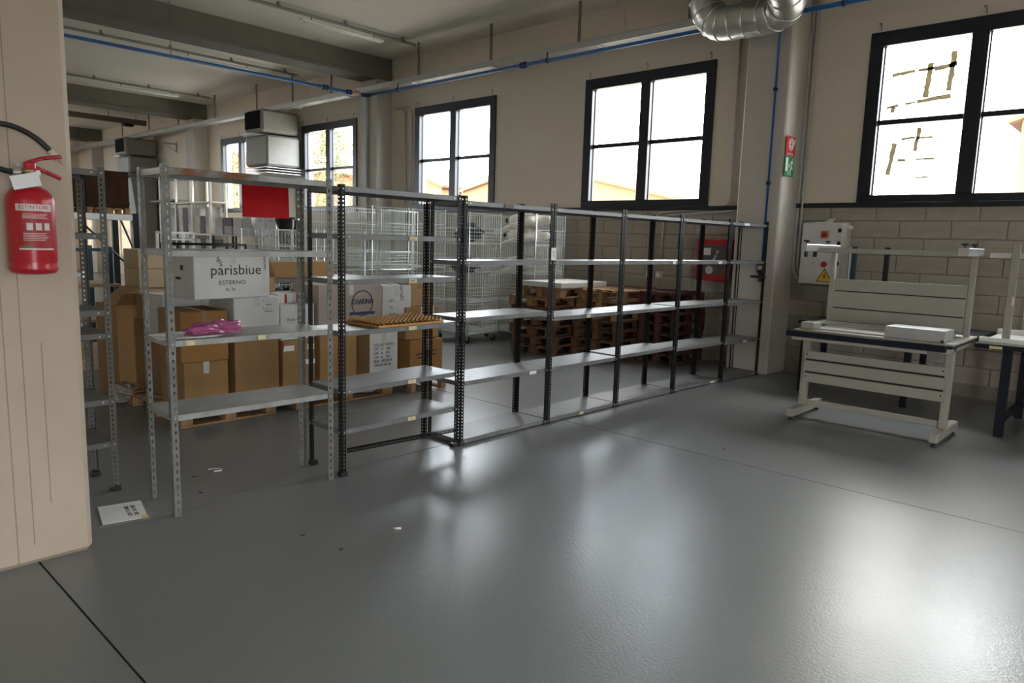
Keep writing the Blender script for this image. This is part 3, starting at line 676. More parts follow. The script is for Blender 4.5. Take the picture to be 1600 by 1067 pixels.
# papers and pink plastic bag on the first unit
t = thing('paper_sheets', 'loose white sheets lying on the light grey unit beside the pink plastic', 'paper', (-4.30, 1.78, 1.036), .1)
for k in range(4): MB().box(-.12, .15, -.19+.01*k, .13+.01*k, .001+.002*k, .002+.002*k, TR(0, 0, 0, 0, 0, .12*k-.2)).build('sheet', PAPER, t)
m = MB(); vs = []; fs = []; N, K = 16, 28; rn = random.Random(31)
for i in range(N+1):
    for j in range(K):
        th = PI*i/N; ph = 2*PI*j/K; k = 1+.22*math.sin(3*ph+4*th)*math.sin(2*th)+.12*math.sin(7*ph-3*th)+rn.uniform(-.07, .07)
        y = .165*k*math.sin(th)*math.sin(ph); x = .085*k*math.sin(th)*math.cos(ph)
        vs.append((x, y, max(.001, .022+(.042+.10*max(y, -.05)*.6)*k*math.cos(th))))
for i in range(N):
    for j in range(K): fs.append((i*K+j, i*K+(j+1) % K, (i+1)*K+(j+1) % K, (i+1)*K+j))
m.add(vs, fs, False)
tag(m.build('plastic_bag', PINK, None, (-4.24, 1.91, 1.048)), 'crumpled pink plastic bag on the light grey shelving unit', 'bag')
# red sheet and pale sheet hanging under the top shelf
t = thing('red_sheet', 'red sheet hanging below the top shelf of the light grey unit', 'sheet', (-4.515, 2.25, 1.755)); MB().add([(0, 0, 0), (0, .335, 0), (0, .33, .215), (0, 0, .215), (-.004, 0, 0), (-.004, .335, 0), (-.004, .33, .215), (-.004, 0, .215)], [(0, 1, 2, 3), (7, 6, 5, 4), (0, 4, 5, 1), (1, 5, 6, 2), (2, 6, 7, 3), (3, 7, 4, 0)]).build('sheet', REDS, t)
tag(MB().box(-4.522, -4.517, 2.56, 2.648, 1.765, 1.97).build('pale_card', mat('cream_card', (.80, .76, .62), .7)), 'cream card strip beside the red sheet', 'card')
# paper in plastic sleeve on the floor
t = thing('paper_notice', 'white printed notice in a sleeve lying on the floor by the cream column', 'paper', (-4.40, 1.41, 0), -.22)
MB().box(-.155, .155, -.115, .115, .002, .004).build('sheet', PAPER, t); MB().box(-.16, .175, -.13, .135, 0, .0015).build('sleeve', mat('sleeve', (.2, .2, .2), .15), t)
text('DEPA. MO. 2002\nZIRPA. N. 30159', .034, TR(.0, .045, .0045, 0, 0, .05), INK, t, sx=.75)
MB().box(.12, .165, .085, .12, .004, .006).build('tape', mat('yellow_tape', (.6, .5, .2), .5), t)
def litter(name, label, pts, r, m): tag(MB().tube(pts, r, 6).build(name, m), label, 'debris')
litter('plastic_hook', 'small white bent plastic hook on the floor below the light grey unit', [(-4.83, 2.11, .006), (-4.80, 2.17, .006), (-4.77, 2.18, .006), (-4.745, 2.165, .006), (-4.76, 2.12, .006)], .005, WHITE)
litter('plastic_scrap', 'tiny white plastic scrap alone on the open floor', [(-3.13, 2.42, .005), (-3.10, 2.45, .005)], .006, WHITE)
rnd = random.Random(3)
for k, (x, y) in enumerate(((-4.42, 1.88), (-4.75, 1.98), (-3.4, 2.0), (-3.1, 2.05), (-2.6, 5.4))):
    tag(MB().cb(-.012, .012, -.005, .005, 0, .004, .001, TR(x, y, 0, 0, 0, rnd.random()*3)).build('dirt_crumb', mat('dirt', (.03, .028, .025), .9)), 'dark dirt crumb on the floor, %s' % ('beside the light grey unit leg', 'under the light grey unit', 'left of two on the open floor', 'right of two on the open floor', 'before the middle shelves')[k], 'debris', 'dirt crumbs on the floor')

# ================================================================ WORKBENCH
def upright_frame(t, xs, y, z0, z1, nm, m, s=.045):
    for x in xs: MB().cb(x-s/2, x+s/2, y-s/2, y+s/2, z0, z1, .004).build(nm, m, t)
t = thing('workbench', 'grey steel packing workbench with back panel and overhead rail, nearest on the right', 'workbench', (-2.03, 7.2, 0))
XL, XR = -.62, .62
for x in (XL, XR):
    f = MB().cb(x-.035, x+.035, -.36, .39, .035, .115, .006).build('foot_rail', BENCH, t)
    for y in (-.32, .35): MB().lathe([(.025, 0), (.022, .012), (.008, .015), (.008, .04)], 10, TR(x, y, 0)).build('levelling_foot', BLACK, f)
    MB().cb(x-.03, x+.03, -.08, .0, .115, .84, .004).build('lower_post', BENCH, t)
    MB().cb(x-.03, x+.03, -.30, .60, .80, .85, .006).build('top_arm', BENCH, t)
    MB().cb(x-.022, x+.022, .46, .52, .85, 1.64, .004).build('upper_post', BENCH, t)
MB().cb(XL+.03, XR-.03, -.06, -.01, .12, .17, .004).build('stretcher', BENCH, t)
p = MB().cb(XL, XR, -.105, -.08, .355, .446, .003).build('lower_panel', BENCH, t)
MB().cb(XL, XR, -.105, -.08, .464, .570, .003).build('lower_panel', BENCH, t); MB().cb(XL, XR, -.105, -.08, .588, .665, .003).build('lower_panel', BENCH, t)
MB().box(XL+.02, XR-.02, -.092, -.082, .36, .66).build('panel_slot', BLACK, t)
for x in (XL+.03, XR-.03):
    for z in (.41, .63): MB().lathe([(.008, 0), (.008, .004)], 8, TR(x, -.106, z, PI/2)).build('screw', BLACK, t)
for z0, z1 in ((.93, 1.06), (1.07, 1.235), (1.245, 1.36)): MB().cb(XL+.03, XR-.03, .455, .48, z0, z1, .003).build('back_panel', BENCH, t)
MB().box(XL+.04, XR-.04, .468, .476, .94, 1.35).build('panel_slot', BLACK, t)
MB().cb(-.69, .68, -.32, .62, .85, .874, .004).build('table_top', NAVYRUB, t)
MB().cb(-.66, .69, -.31, .62, .873, .892, .006).build('top_sheet', mat('worn_bench_top', (.36, .34, .29), .4, .2, var=.15), t)
MB().cb(-.72, .64, -.352, -.32, .822, .874, .004).build('front_edge', NAVYRUB, t); MB().cb(-.66, .5, -.345, -.325, .79, .82, .003).build('label_channel', BENCH, t)
# recessed light tray with aluminium frame
for a in ((-.60, .55, -.20, -.17, .892, .905), (-.60, .55, .32, .36, .892, .935), (-.62, -.585, -.2, .36, .892, .945), (.53, .56, -.2, .36, .892, .925), (-.55, .5, .25, .28, .892, .915)): MB().cb(*a, .003).build('tray_frame', ALU, t)
MB().box(-.55, .5, -.15, .24, .8925, .897).build('white_insert', WHITE, t)
MB().cb(-.63, -.5, -.24, -.05, .892, .955, .008).build('corner_block', BENCH, t)
MB().cb(XL-.03, XL+.03, -.34, .55, 1.63, 1.70, .004).build('overhead_arm', ALU, t)
MB().cb(XR-.04, XR+.045, -.02, .62, 1.63, 1.70, .004).build('overhead_arm', ALU, t)
MB().cb(XL+.03, XR-.04, -.02, .02, 1.625, 1.67, .004).build('overhead_rail', BENCH, t)
for x, y in ((XL, -.28), (XL, .28), (XR, .03), (XR, .40)):
    k = MB().lathe([(.006, 0), (.006, .02), (.028, .025), (.03, .04)], 10, TR(x, y, 1.70)).build('clamp_knob', BLACK, t)
for x, y in ((XL, -.28), (XL, -.05)): MB().lathe([(.018, -.05), (.018, 0)], 8, TR(x, y, 1.63)).build('clamp_nut', BLACK, t)
t = thing('drawer_box', 'grey metal box lying on the near right corner of the workbench', 'box', (-1.66, 7.1, .893), -.03)
MB().cb(-.24, .24, -.16, .13, .0, .1, .004).build('case', mat('box_grey', (.42, .42, .41), .45, .2), t); MB().lathe([(.012, 0), (.012, .01)], 8, TR(.225, -.16, .012, PI/2)).build('corner_screw', BLACK, t)
# second bench behind
t = thing('workbench', 'dark-legged second workbench with white frame, behind and right of the first', 'workbench', (-.72, 8.2, 0))
for x in (-.36, .5):
    for y in (-.45, .62): MB().cb(x-.035, x+.035, y-.035, y+.035, 0, .80, .004).build('leg', NAVYRUB, t)
for x in (-.36, .5): MB().cb(x-.025, x+.025, -.45, .62, .12, .17, .004).build('side_rail', NAVYRUB, t)
MB().cb(-.36, .5, .58, .62, .12, .17, .004).build('back_rail', NAVYRUB, t)
MB().cb(-.62, .9, -.5, .68, .80, .84, .006).build('table_top', NAVYRUB, t)
MB().cb(-.6, .9, -.49, .68, .841, .856, .004).build('top_sheet', mat('worn_bench_top', (.36, .34, .29)), t)
for a in ((-.6, .9, -.44, -.40, .856, .90), (-.6, .9, .45, .5, .856, .91), (-.08, -.03, -.44, .5, .856, .9)): MB().cb(*a, .004).build('tray_frame', WHITE, t)
MB().box(-.58, -.1, -.38, .42, .857, .862).build('white_insert', WHITE, t)
MB().box(-.5, -.4, -.512, -.5, .805, .83).build('yellow_label', LABELY, t)
for a in ((-.42, -.36, .55, .6, .856, 1.75), (-.43, -.37, -.42, -.37, .856, 1.76), (.3, .35, -.42, -.37, .856, 1.68)): MB().cb(*a, .004).build('upright', BENCH, t)
MB().box(-.385, -.372, -.425, -.42, 1.2, 1.28).build('sticker', PAPER, t)
MB().cb(-.6, .9, -.39, -.35, 1.62, 1.67, .004).build('overhead_rail', ALU, t)
# third bench standing against the wall, only its dark posts show
t = thing('work_table', 'table against the block wall with dark uprights behind the near workbench', 'table', (-2.6, 8.75, 0))
for x in (-.55, .55):
    for y in (-.35, .3): MB().cb(x-.03, x+.03, y-.03, y+.03, 0, .8, .004).build('leg', NAVYRUB, t)
MB().cb(-.62, 1.2, -.4, .36, .8, .84, .005).build('table_top', NAVYRUB, t)
MB().cb(-.55, .55, .28, .32, .1, .15, .004).build('rail', NAVYRUB, t); MB().cb(-.57, -.53, -.35, .26, .1, .15, .004).build('rail', NAVYRUB, t)
for x, mm in ((-.30, TEAL), (.06, BLACK)): MB().cb(x-.025, x+.025, .3, .35, .84, 1.70, .004).build('upright', mm, t)
MB().cb(-.345, -.325, .29, .34, .84, 1.69, .003).build('upright_strip', WHITE, t)
tag(MB().cb(-.84, -.78, 8.95, 9.0, 0, 1.2, .004).build('cream_post', mat('cream_post', (.5, .42, .33), .6)), 'cream post standing on the floor behind the second workbench', 'post')

# ================================================================ PALLETS
PM = {}
def pmesh(k, a, m):
    if (k, m.name) not in PM: PM[(k, m.name)] = MB().cb(*a, .004).mesh(k, m)
    return PM[(k, m.name)]
def pallet(label, loc, rz, wm, W=.8, L=1.2, group='stacked wooden pallets'):
    t = thing('wooden_pallet', label, 'pallet', loc, rz, group)
    for x in (-.355, 0, .355): ob('bottom_board', pmesh('bottom_board', (-.05, .05, -.6, .6, 0, .02), wm), t, (x*.98, 0, 0))
    for x in (-.35, 0, .35):
        for y in (-.53, 0, .53): ob('block', pmesh('block', (-.05, .05, -.07, .07, .02, .10), wm), t, (x, y, 0))
    for y in (-.53, 0, .53): ob('stringer', pmesh('stringer', (-.4, .4, -.07, .07, .10, .12), wm), t, (0, y, 0))
    for x in (-.35, -.18, 0, .18, .35): ob('top_board', pmesh('top_board', (-.05 if abs(x) != .18 else -.045, .05 if abs(x) != .18 else .045, -.6, .6, .12, .142), wm), t, (x, 0, 0))
    return t
ORD = ['bottom', 'second from floor', 'third from floor', 'fourth from floor', 'fifth from floor', 'sixth from floor', 'seventh from floor']
rnd = random.Random(5)
for i in range(7):
    dx = (0, .02, -.03, .01, -.01, -.05, .12)[i]
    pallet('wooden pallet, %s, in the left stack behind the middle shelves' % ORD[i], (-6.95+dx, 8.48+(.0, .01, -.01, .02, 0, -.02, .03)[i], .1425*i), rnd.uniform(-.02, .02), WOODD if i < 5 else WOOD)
tag(MB().cb(-7.18, -6.42, 7.9, 9.0, .9985, 1.075, .006).build('white_board', WCARD), 'white board lying on top of the left pallet stack', 'board')
for i in range(7):
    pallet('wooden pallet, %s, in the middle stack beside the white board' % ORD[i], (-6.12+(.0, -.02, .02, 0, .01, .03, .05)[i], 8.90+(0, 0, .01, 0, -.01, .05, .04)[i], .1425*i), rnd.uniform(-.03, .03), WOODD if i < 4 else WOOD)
for i in range(7):
    pallet('reddish wooden pallet, %s, in the right stack nearest the hose cabinet' % ORD[i], (-5.36+rnd.uniform(-.015, .015), 9.16, .1425*i), rnd.uniform(-.02, .02), WOODR).scale = (.75, .68, 1)

# ================================================================ BOXES ON PALLETS
pallet('wooden pallet under the cardboard boxes nearest the cream column', (-6.62, 2.84, 0), 0, WOOD, group='pallets under the boxes').scale = (1.55, .72, 1)
pallet('wooden pallet under the white style-number carton and the logo box', (-6.62, 4.05, 0), 0, WOOD, group='pallets under the boxes').scale = (1.55, .95, 1)
def carton(label, x, y, z, D, W, H, m, rz=0, tape=TAPE, open_=False, name='cardboard_box', group='boxes on the pallets', tapef=.25, cat='box'):
    """front face centre at (x,y), facing +X; D depth to -X, W along Y"""
    t = thing(name, label, cat, (x, y, z), rz, group)
    if not open_:
        MB().cb(-D, 0, -W/2, W/2, 0, H-.004, .006).build('body', m, t)
        MB().box(-D+.004, -.004, -W/2+.004, -.0015, H-.004, H).build('flap', m, t); MB().box(-D+.004, -.004, .0015, W/2-.004, H-.004, H).build('flap', m, t)
        if tape: MB().box(-D-.001, .0012, -.025, .025, H, H+.001).box(0, .0012, -.025, .025, H-tapef*H, H+.001).build('tape', tape, t)
    else:
        e = .006
        MB().box(-D, 0, -W/2, W/2, 0, e).box(-e, 0, -W/2, W/2, e, H).box(-D, -D+e, -W/2, W/2, e, H).box(-D+e, -e, -W/2, -W/2+e, e, H).box(-D+e, -e, W/2-e, W/2, e, H).build('body', m, t)
    return t
P0 = .143
c = carton('brown cardboard box at the lower left of the pile with tape scraps', -6.0, 2.635, P0, .48, .38, .415, KRAFT[0], tape=CTAPE)
carton('orange-brown cardboard box on top of the lower left box', -5.98, 2.62, P0+.416, .50, .40, .43, KRAFT[1], -.03)
c = carton('tall tan cardboard box right of the two stacked brown boxes', -6.0, 3.10, P0, .45, .42, .62, KRAFT[3], tape=None)
MB().box(0, .0015, .11, .16, .58, .615).build('code_sticker', PAPER, c)
c = carton('white box with two lines of handwriting on the tall tan box', -6.0, 3.105, P0+.621, .45, .43, .325, WCARD, tape=CTAPE)
text('1 ...........\n   nero\n1 ...........\n   bianco', .03, TR(.0015, .10, .24) @ FX, INK, c)
c = carton('large dented white carton lettered parisbiue at the top of the pile', -5.97, 2.88, 1.09, .48, .72, .375, WCARD, .12, tape=CTAPE)
text('parisbiue', .125, TR(.0015, .03, .24) @ FX, INK, c, sx=1.08); text('ESTERNO', .05, TR(.0015, -.01, .135) @ FX, INK, c, sx=1.2); text('N. 76', .04, TR(.0015, -.03, .075) @ FX, INK, c)
text('fragile', .05, TR(.0015, -.13, .33) @ FX @ Matrix.Rotation(-1.1, 4, 'Z'), INK, c); text('AMORE', .035, TR(.0015, .31, .30) @ FX @ Matrix.Rotation(-1.5, 4, 'Z'), INK, c)
MB().box(-.28, -.2, -.363, -.3605, .16, .18).box(-.2, -.16, -.363, -.3605, .24, .28).build('side_mark', INK, c)
carton('white carton behind and below the parisbiue carton', -6.52, 2.85, P0+.5, .45, .70, .44, WCARD, tape=CTAPE)
carton('hidden brown box carrying the white carton at the back of the pile', -6.52, 2.86, P0, .45, .66, .5, KRAFT[3])
c = carton('kraft box with pale tape on the left rear of the pile', -7.0, 2.70, P0+.66, .40, .24, .24, KRAFT[2], tape=CTAPE)
carton('brown box under the kraft box on the left rear of the pile', -7.0, 2.72, P0, .42, .30, .66, KRAFT[3])
c = carton('tall open carton with raised flap and plastic wrap at the far left of the pile', -7.50, 2.60, 0.005, .45, .34, .92, KRAFT[0], .1, open_=True)
MB().box(-.35, 0, -.002, .003, 0, .26, TR(0, -.16, .92, -.9)).build('flap', KRAFT[2], c); MB().box(-.003, .003, -.17, .17, 0, .2, TR(0, 0, .92, 0, .9)).build('flap', KRAFT[0], c)
tag(MB().lathe([(.02, 0), (.05, .02), (.05, .03), (.02, .05)], 10, TR(-7.5, 2.66, .93)).build('white_lid', WHITE), 'small white plastic lid on the open carton', 'cup')  # a loose white lid rather than a cup
# crumpled plastic wrap
def crumple(x, y, z, sx, sy, sz, m, name, label, seed):
    rn = random.Random(seed); mb = MB(); vs = []; fs = []; N = 14
    for i in range(N+1):
        for j in range(N):
            th = PI*i/N; ph = 2*PI*j/N; k = 1+rn.uniform(-.28, .28)
            vs.append((x+sx*k*math.sin(th)*math.cos(ph), y+sy*k*math.sin(th)*math.sin(ph), max(z+sz*k*math.cos(th), .003)))
    for i in range(N):
        for j in range(N): fs.append((i*N+j, i*N+(j+1) % N, (i+1)*N+(j+1) % N, (i+1)*N+j))
    mb.add(vs, fs); return tag(mb.build(name, m), label, 'plastic')
WRAP = mat('stretch_wrap', (.34, .30, .26), .12, var=.3, scale=14)
crumple(-7.3, 2.42, .09, .18, .12, .08, WRAP, 'stretch_wrap', 'crumpled clear plastic wrap on the floor left of the boxes', 2)
c = carton('brown box with red edge and white labels in the middle of the pile', -6.0, 3.515, P0, .45, .34, .53, KRAFT[0], tape=None)
MB().box(0, .0015, -.16, -.05, .43, .48).box(0, .0015, .09, .16, .43, .48).box(0, .0015, .05, .17, .29, .335, ).build('label', PAPER, c); MB().box(0, .0018, -.17, -.155, .45, .53).build('red_mark', REDP, c)
c = carton('white scribbled box standing on the red edged box', -6.02, 3.52, P0+.532, .45, .36, .33, WCARD, .04, tape=CTAPE)
text('Shoes 42', .04, TR(.0015, -.05, .19) @ FX, INK, c); text('Trustfil', .06, TR(.0015, .06, .2) @ FX @ Matrix.Rotation(-1.5, 4, 'Z'), INK, c); text('FRAGILE', .022, TR(.0015, -.02, .03) @ FX, INK, c)
for k, (yy, xx) in enumerate(((3.47, -6.15), (3.62, -6.2))):
    c = carton(('white shoe box with red stripes on the scribbled box, left one', 'white shoe box with red stripe on the scribbled box, right one')[k], xx, yy, P0+.863, .28, .16, .09, WCARD, tape=None)
    MB().box(0, .0015, -.01, .012, 0, .085).build('red_stripe', REDP, c)
c = carton('open kraft carton with raised flap beside the parisbiue carton', -6.35, 3.36, 1.10, .38, .22, .14, KRAFT[2], open_=True, tape=None)
MB().box(-.34, 0, -.002, .003, 0, .20, TR(0, .12, .14, .35)).build('flap', KRAFT[2], c)
carton('hidden carton under the open kraft carton', -6.49, 3.30, P0, .4, .30, .956, KRAFT[3])
tag(MB().lathe([(.03, 0), (.06, 0), (.06, .05), (.03, .05)], 16, TR(-6.5, 3.36, 1.18, 0, PI/2)).build('tape_roll', PAPER), 'white tape roll inside the open kraft carton', 'tape roll')
c = carton('tall light brown box left of the white style-number carton', -6.0, 3.95, P0, .48, .42, .63, KRAFT[0], tape=None)
c = carton('grey-brown CHARINA logo box on the tall light brown box', -6.0, 4.10, P0+.632, .48, .74, .40, mat('charina_card', (.36, .30, .25), .8, var=.06), tape=CTAPE)
ring = [(.0018, .13+.125*math.cos(2*PI*i/40), .21+.125*math.sin(2*PI*i/40)) for i in range(41)]
MB().tube(ring, .0055, 5).build('logo_ring', BLUEINK, c); text('CHARINA', .072, TR(.002, .13, .225) @ FX, BLUEINK, c, sx=.78, bold=.0022)
MB().box(0, .003, -.02, .28, .095, .125).build('logo_banner', BLUEINK, c)
c = carton('white carton standing beside the CHARINA box with torn tape', -6.0, 4.665, P0+.55, .42, .36, .46, WCARD, -.06, tape=CTAPE)
text('NET ____\n\nTO ____\n\nCUBE', .035, TR(.0015, -.10, .23) @ FX, INK, c, align='LEFT'); text('parisbl', .07, TR(.0015, .06, .39) @ FX @ Matrix.Rotation(-1.5, 4, 'Z'), INK, c)
c = carton('white carton printed with style number and quantities on the right pallet', -6.0, 4.50, P0, .45, .36, .545, WCARD, tape=CTAPE)
text('STYLE NO: DEVMTO\nQTY    12    1070\nN.W    m     KGS\nG.W    tu     KGS\nMEAS  100X50X19\nCARTON NO: 44\n\nTW-HK00M', .042, TR(.0015, -.13, .25) @ FX, INK, c, align='LEFT', sx=.7)
MB().box(-.3, 0, -.181, -.1805, .0, .54).build('kraft_side', KRAFT[2], c)
c = carton('lower brown box with printed lines at the right end of the pile', -5.93, 5.02, P0, .5, .46, .42, KRAFT[1], tape=CTAPE)
for k in range(2): MB().box(.0005, .0015, -.12+.02*k, .17, .27-.04*k, .282-.04*k, TR(0, 0, 0, .12)).build('print_line', INK, c)
c = carton('middle brown box in the stack at the right end of the pile', -5.97, 4.99, P0+.425, .48, .46, .35, KRAFT[0], tape=CTAPE)
MB().box(0, .002, .12, .16, .27, .35).build('tape_piece', CTAPE, c)
carton('small top brown box in the stack at the right end of the pile', -6.0, 4.97, P0+.777, .42, .32, .25, KRAFT[2], tape=TAPE)
pallet('wooden pallet under the three box stack at the right end', (-6.25, 5.05, 0), PI/2, WOOD, group='pallets under the boxes').scale = (.62, .55, 1)
crumple(-6.62, 3.78, .78, .18, .28, .30, mat('black_wrap', (.015, .015, .016), .25), 'black_bundle', 'black plastic wrapped bundle behind the CHARINA box', 4)
c = carton('low kraft box under the black bundle', -6.5, 3.80, P0, .42, .30, .36, KRAFT[3])
# steel table behind the boxes
t = thing('steel_table', 'steel table behind the box pile carrying a long kraft carton', 'table', (-7.9, 4.7, 0))
MB().cb(-.4, .4, -.8, .9, 1.10, 1.14, .005).build('table_top', SHELFTOP, t)
for x in (-.36, .36):
    for y in (-.75, .85): MB().cb(x-.02, x+.02, y-.02, y+.02, 0, 1.1, .003).build('leg', POSTD, t)
carton('long kraft carton lying on the steel table behind the pile', -7.65, 4.55, 1.141, .4, .85, .19, KRAFT[0], tape=None)

# ================================================================ WIRE CAGES
BK = {}
def basket_mesh(X, Y, H, slope=0):
    k = (X, Y, H, slope)
    if k in BK: return BK[k]
    m = MB(); r = .0023
    def fr(z, e=0, rr=.0045): 
        P = [(0, -e, z), (X, -e, z), (X, Y, z), (0, Y, z)]
        for i in range(4): m.wire(P[i], P[(i+1) % 4], rr)
    fr(0); fr(H, slope); fr(H*.5, slope*.5, .0035)
    n = int(X/.05)
    for i in range(n+1):
        x = X*i/n; m.wire((x, 0, 0), (x, -slope, H), r); m.wire((x, Y, 0), (x, Y, H), r); m.wire((x, 0, 0), (x, Y, 0), r)
    n = int(Y/.05)
    for i in range(n+1):
        y = Y*i/n; m.wire((0, y, 0), (0, y, H), r); m.wire((X, y, 0), (X, y, H), r); m.wire((0, y, 0), (X, y, 0), r)
    for y in [Y*i/36 for i in range(37)]: m.wire((0, y, .004), (X, y, .004), r*.8)
    for z in (H*.12, H*.24, H*.36): m.wire((0, -slope*.3, z), (X, -slope*.3, z), r); m.wire((X, 0, z), (X, Y, z), r)
    BK[k] = m.mesh('wire_basket', WIRE); return BK[k]
WHEEL = MB().lathe([(.05, -.014), (.055, -.01), (.055, .01), (.05, .014)], 14, TR(0, 0, .055, PI/2)).mesh('wheel', BLACK)
FORK = MB().box(-.02, .02, -.02, -.017, .05, .13).box(-.02, .02, .017, .02, .05, .13).box(-.03, .03, -.03, .03, .125, .135).mesh('wheel_fork', ZINC)
def cage(label, x, y, X, Y, zs, H, slope=0, wheels=True, topz=None):
    t = thing('wire_cage', label, 'wire cage', (x, y, 0), 0, 'stacked wire cages')
    zt = zs[-1]+H
    for a in (.0, X):
        for b in (0, Y): MB().tube([(a, b, .135 if wheels else .0), (a, b, zt+.02)], .011, 6).build('corner_post', WIRE, t)
    for i, z in enumerate(zs): ob('wire_basket', basket_mesh(X, Y, H, slope if i == len(zs)-1 else 0), t, (0, 0, z), kind='stuff')
    MB().cb(-.01, X+.01, -.01, Y+.01, zs[0]-.03, zs[0]-.005, .004).build('base_tray', ZINC, t)
    if wheels:
        for a in (.06, X-.06):
            for b in (.06, Y-.06): f = ob('wheel_fork', FORK, t, (a, b, 0)); ob('wheel', WHEEL, f)
    return t
cage('wheeled wire cage in front holding the black bags, right of the box pile', -9.0, 7.78, .80, .70, (.17, .66, 1.12, 1.60), .46)
cage('wire cage against the wall holding the white mannequins', -8.74, 8.62, 1.18, .72, (.17, .66, 1.12, 1.60), .46)
cage('tall wire cage behind the orange mat with sloping top basket', -9.86, 6.55, .82, .70, (.17, .66, 1.18, 1.66), .44, .14)
cage('tall wire cage next to the sloping basket, left of the mannequins', -9.86, 7.32, .82, .70, (.17, .66, 1.18, 1.66), .44)
cage('lower wire cage at the left end of the cage row', -9.45, 4.98, .45, .58, (.17, .7, 1.25), .46, .10)
cage('lower wire cage second from the left end of the cage row', -9.9, 5.72, .85, .70, (.17, .7, 1.25), .46, .12)
cage('wire cage in the rear row behind the lower cages', -11.3, 5.6, 1.1, .9, (.17, .7, 1.25), .46)
cage('wire cage in the rear row behind the tall cages', -11.3, 6.7, 1.2, 1.6, (.17, .66, 1.18, 1.66), .44)
# dark bags in the cage
def bag(x, y, z, sx, sy, sz, label, seed): return crumple(x, y, z, sx, sy, sz, mat('black_fabric', (.014, .015, .018), .5), 'black_bag', label, seed)
bag(-8.5, 7.98, 1.24, .26, .17, .11, 'black bag in the front wire cage at middle height', 11)
bag(-8.6, 8.14, 1.76, .22, .22, .14, 'black bag in the top basket of the front wire cage', 12)
# mannequins
def mannequin(label, x, y, z, s=1):
    V = [(0, 0, 0), (.12, 0, 0), (.28, 0, .01), (.42, 0, 0), (.52, 0, 0), (.60, 0, 0), (.68, 0, .01), (.46, -.17, .0), (.34, -.22, -.05), (.18, -.25, -.09), (.06, -.255, -.13), (-.03, -.25, -.15), (-.10, -.245, -.165), (.46, .17, 0), (.30, .2, -.03), (.12, .2, -.05)]
    Ed = [(0, 1), (1, 2), (2, 3), (3, 4), (4, 5), (5, 6), (3, 7), (7, 8), (8, 9), (9, 10), (10, 11), (11, 12), (3, 13), (13, 14), (14, 15)]
    Rd = [(.14, .09), (.12, .085), (.13, .10), (.14, .09), (.07, .06), (.05, .05), (.055, .06), (.05, .05), (.042, .042), (.038, .038), (.03, .03), (.022, .035), (.014, .022), (.05, .05), (.042, .042), (.036, .036)]
    me = bpy.data.meshes.new('mannequin'); me.from_pydata(V, Ed, [])
    o = bpy.data.objects.new('mannequin_tmp', me); COL.objects.link(o)
    o.modifiers.new('s', 'SKIN'); sd = o.modifiers.new('d', 'SUBSURF'); sd.levels = 2; sd.render_levels = 2
    for i, sv in enumerate(me.skin_vertices[0].data): sv.radius = Rd[i]; sv.use_root = (i == 2)
    m2 = bpy.data.meshes.new_from_object(o.evaluated_get(bpy.context.evaluated_depsgraph_get())); bpy.data.objects.remove(o)
    m2.materials.clear(); m2.materials.append(SKIN)
    for p in m2.polygons: p.use_smooth = True
    t = thing('mannequin', label, 'mannequin', (x, y, z), 0, 'mannequins in the cage'); t.scale = (1.3, 1.25, 1.35)
    ob('body', m2, t)
    MB().lathe([(.03, -.004), (.03, .01)], 14, TR(-.10, 0, 0, 0, PI/2)).build('waist_fitting', BLACK, t)
    return t
mannequin('lowest white mannequin torso lying in the wire cage', -8.52, 9.02, 1.28)
mannequin('middle white mannequin torso with bent arm lying in the wire cage', -8.50, 9.02, 1.74)
mannequin('top white mannequin torso lying in the wire cage', -8.46, 9.02, 1.99)

# ================================================================ FAR LEFT AND BACK
CREAM = mat('cream_frame', (.66, .63, .54), .55, var=.05)
t = thing('display_grid', 'cream slotted storage rack by the far wall with small boxes', 'shelving', (-22.2, 8.55, 0))
for i in range(4):
    for y in (0, .42): MB().cb(1.09*i-.04, 1.09*i+.04, y-.03, y+.03, 0, 3.2, .006).build('upright', CREAM, t)
for z in (.75, 1.60, 2.45, 3.15): MB().cb(-.04, 3.32, -.03, .45, z-.04, z, .005).build('shelf', CREAM, t)
tag(MB().cb(-22.75, -21.1, 8.45, 8.97, 2.455, 2.54, .03).build('brown_tray', mat('brown_tray', (.13, .10, .07), .6)), 'flat brown tray overhanging the left of the cream rack', 'tray')
rnd = random.Random(9); GBOX = [mat('small_box_%d' % i, c, .8) for i, c in enumerate([(.50, .46, .42), (.42, .39, .36), (.55, .52, .48), (.13, .11, .11)])]
def small_box(x, y, z, sx, sy, sz, m, label): 
    t = thing('small_box', label, 'box', (x, y, z), 0, 'small boxes on the cream rack')
    MB().cb(-sx/2, sx/2, 0, sy, 0, sz-.03, .005).build('body', m, t); MB().cb(-sx/2-.005, sx/2+.005, -.005, sy+.005, sz-.06, sz, .005).build('lid', m, t)
for sh, z in enumerate((.755, 1.605)):
    for i in range(3):
        for k in range(3):
            n = rnd.choice((2, 3, 3)) if not (i == 0 and k == 0) else 1
            for q in range(n):
                col = GBOX[3] if (k == 1 and i in (1, 2)) or (sh == 0 and k < 2 and i == 1) else GBOX[rnd.randrange(3)]
                small_box(-22.2+1.09*i+.24+.31*k, 8.57, z+.235*q, .28, .34, .232, col, 'small box, %s in the %s pile, %s bay, %s shelf of cream rack' % (('bottom', 'second', 'third')[q], ('left', 'centre', 'right')[k], ('left', 'middle', 'right')[i], ('lower', 'upper')[sh]))
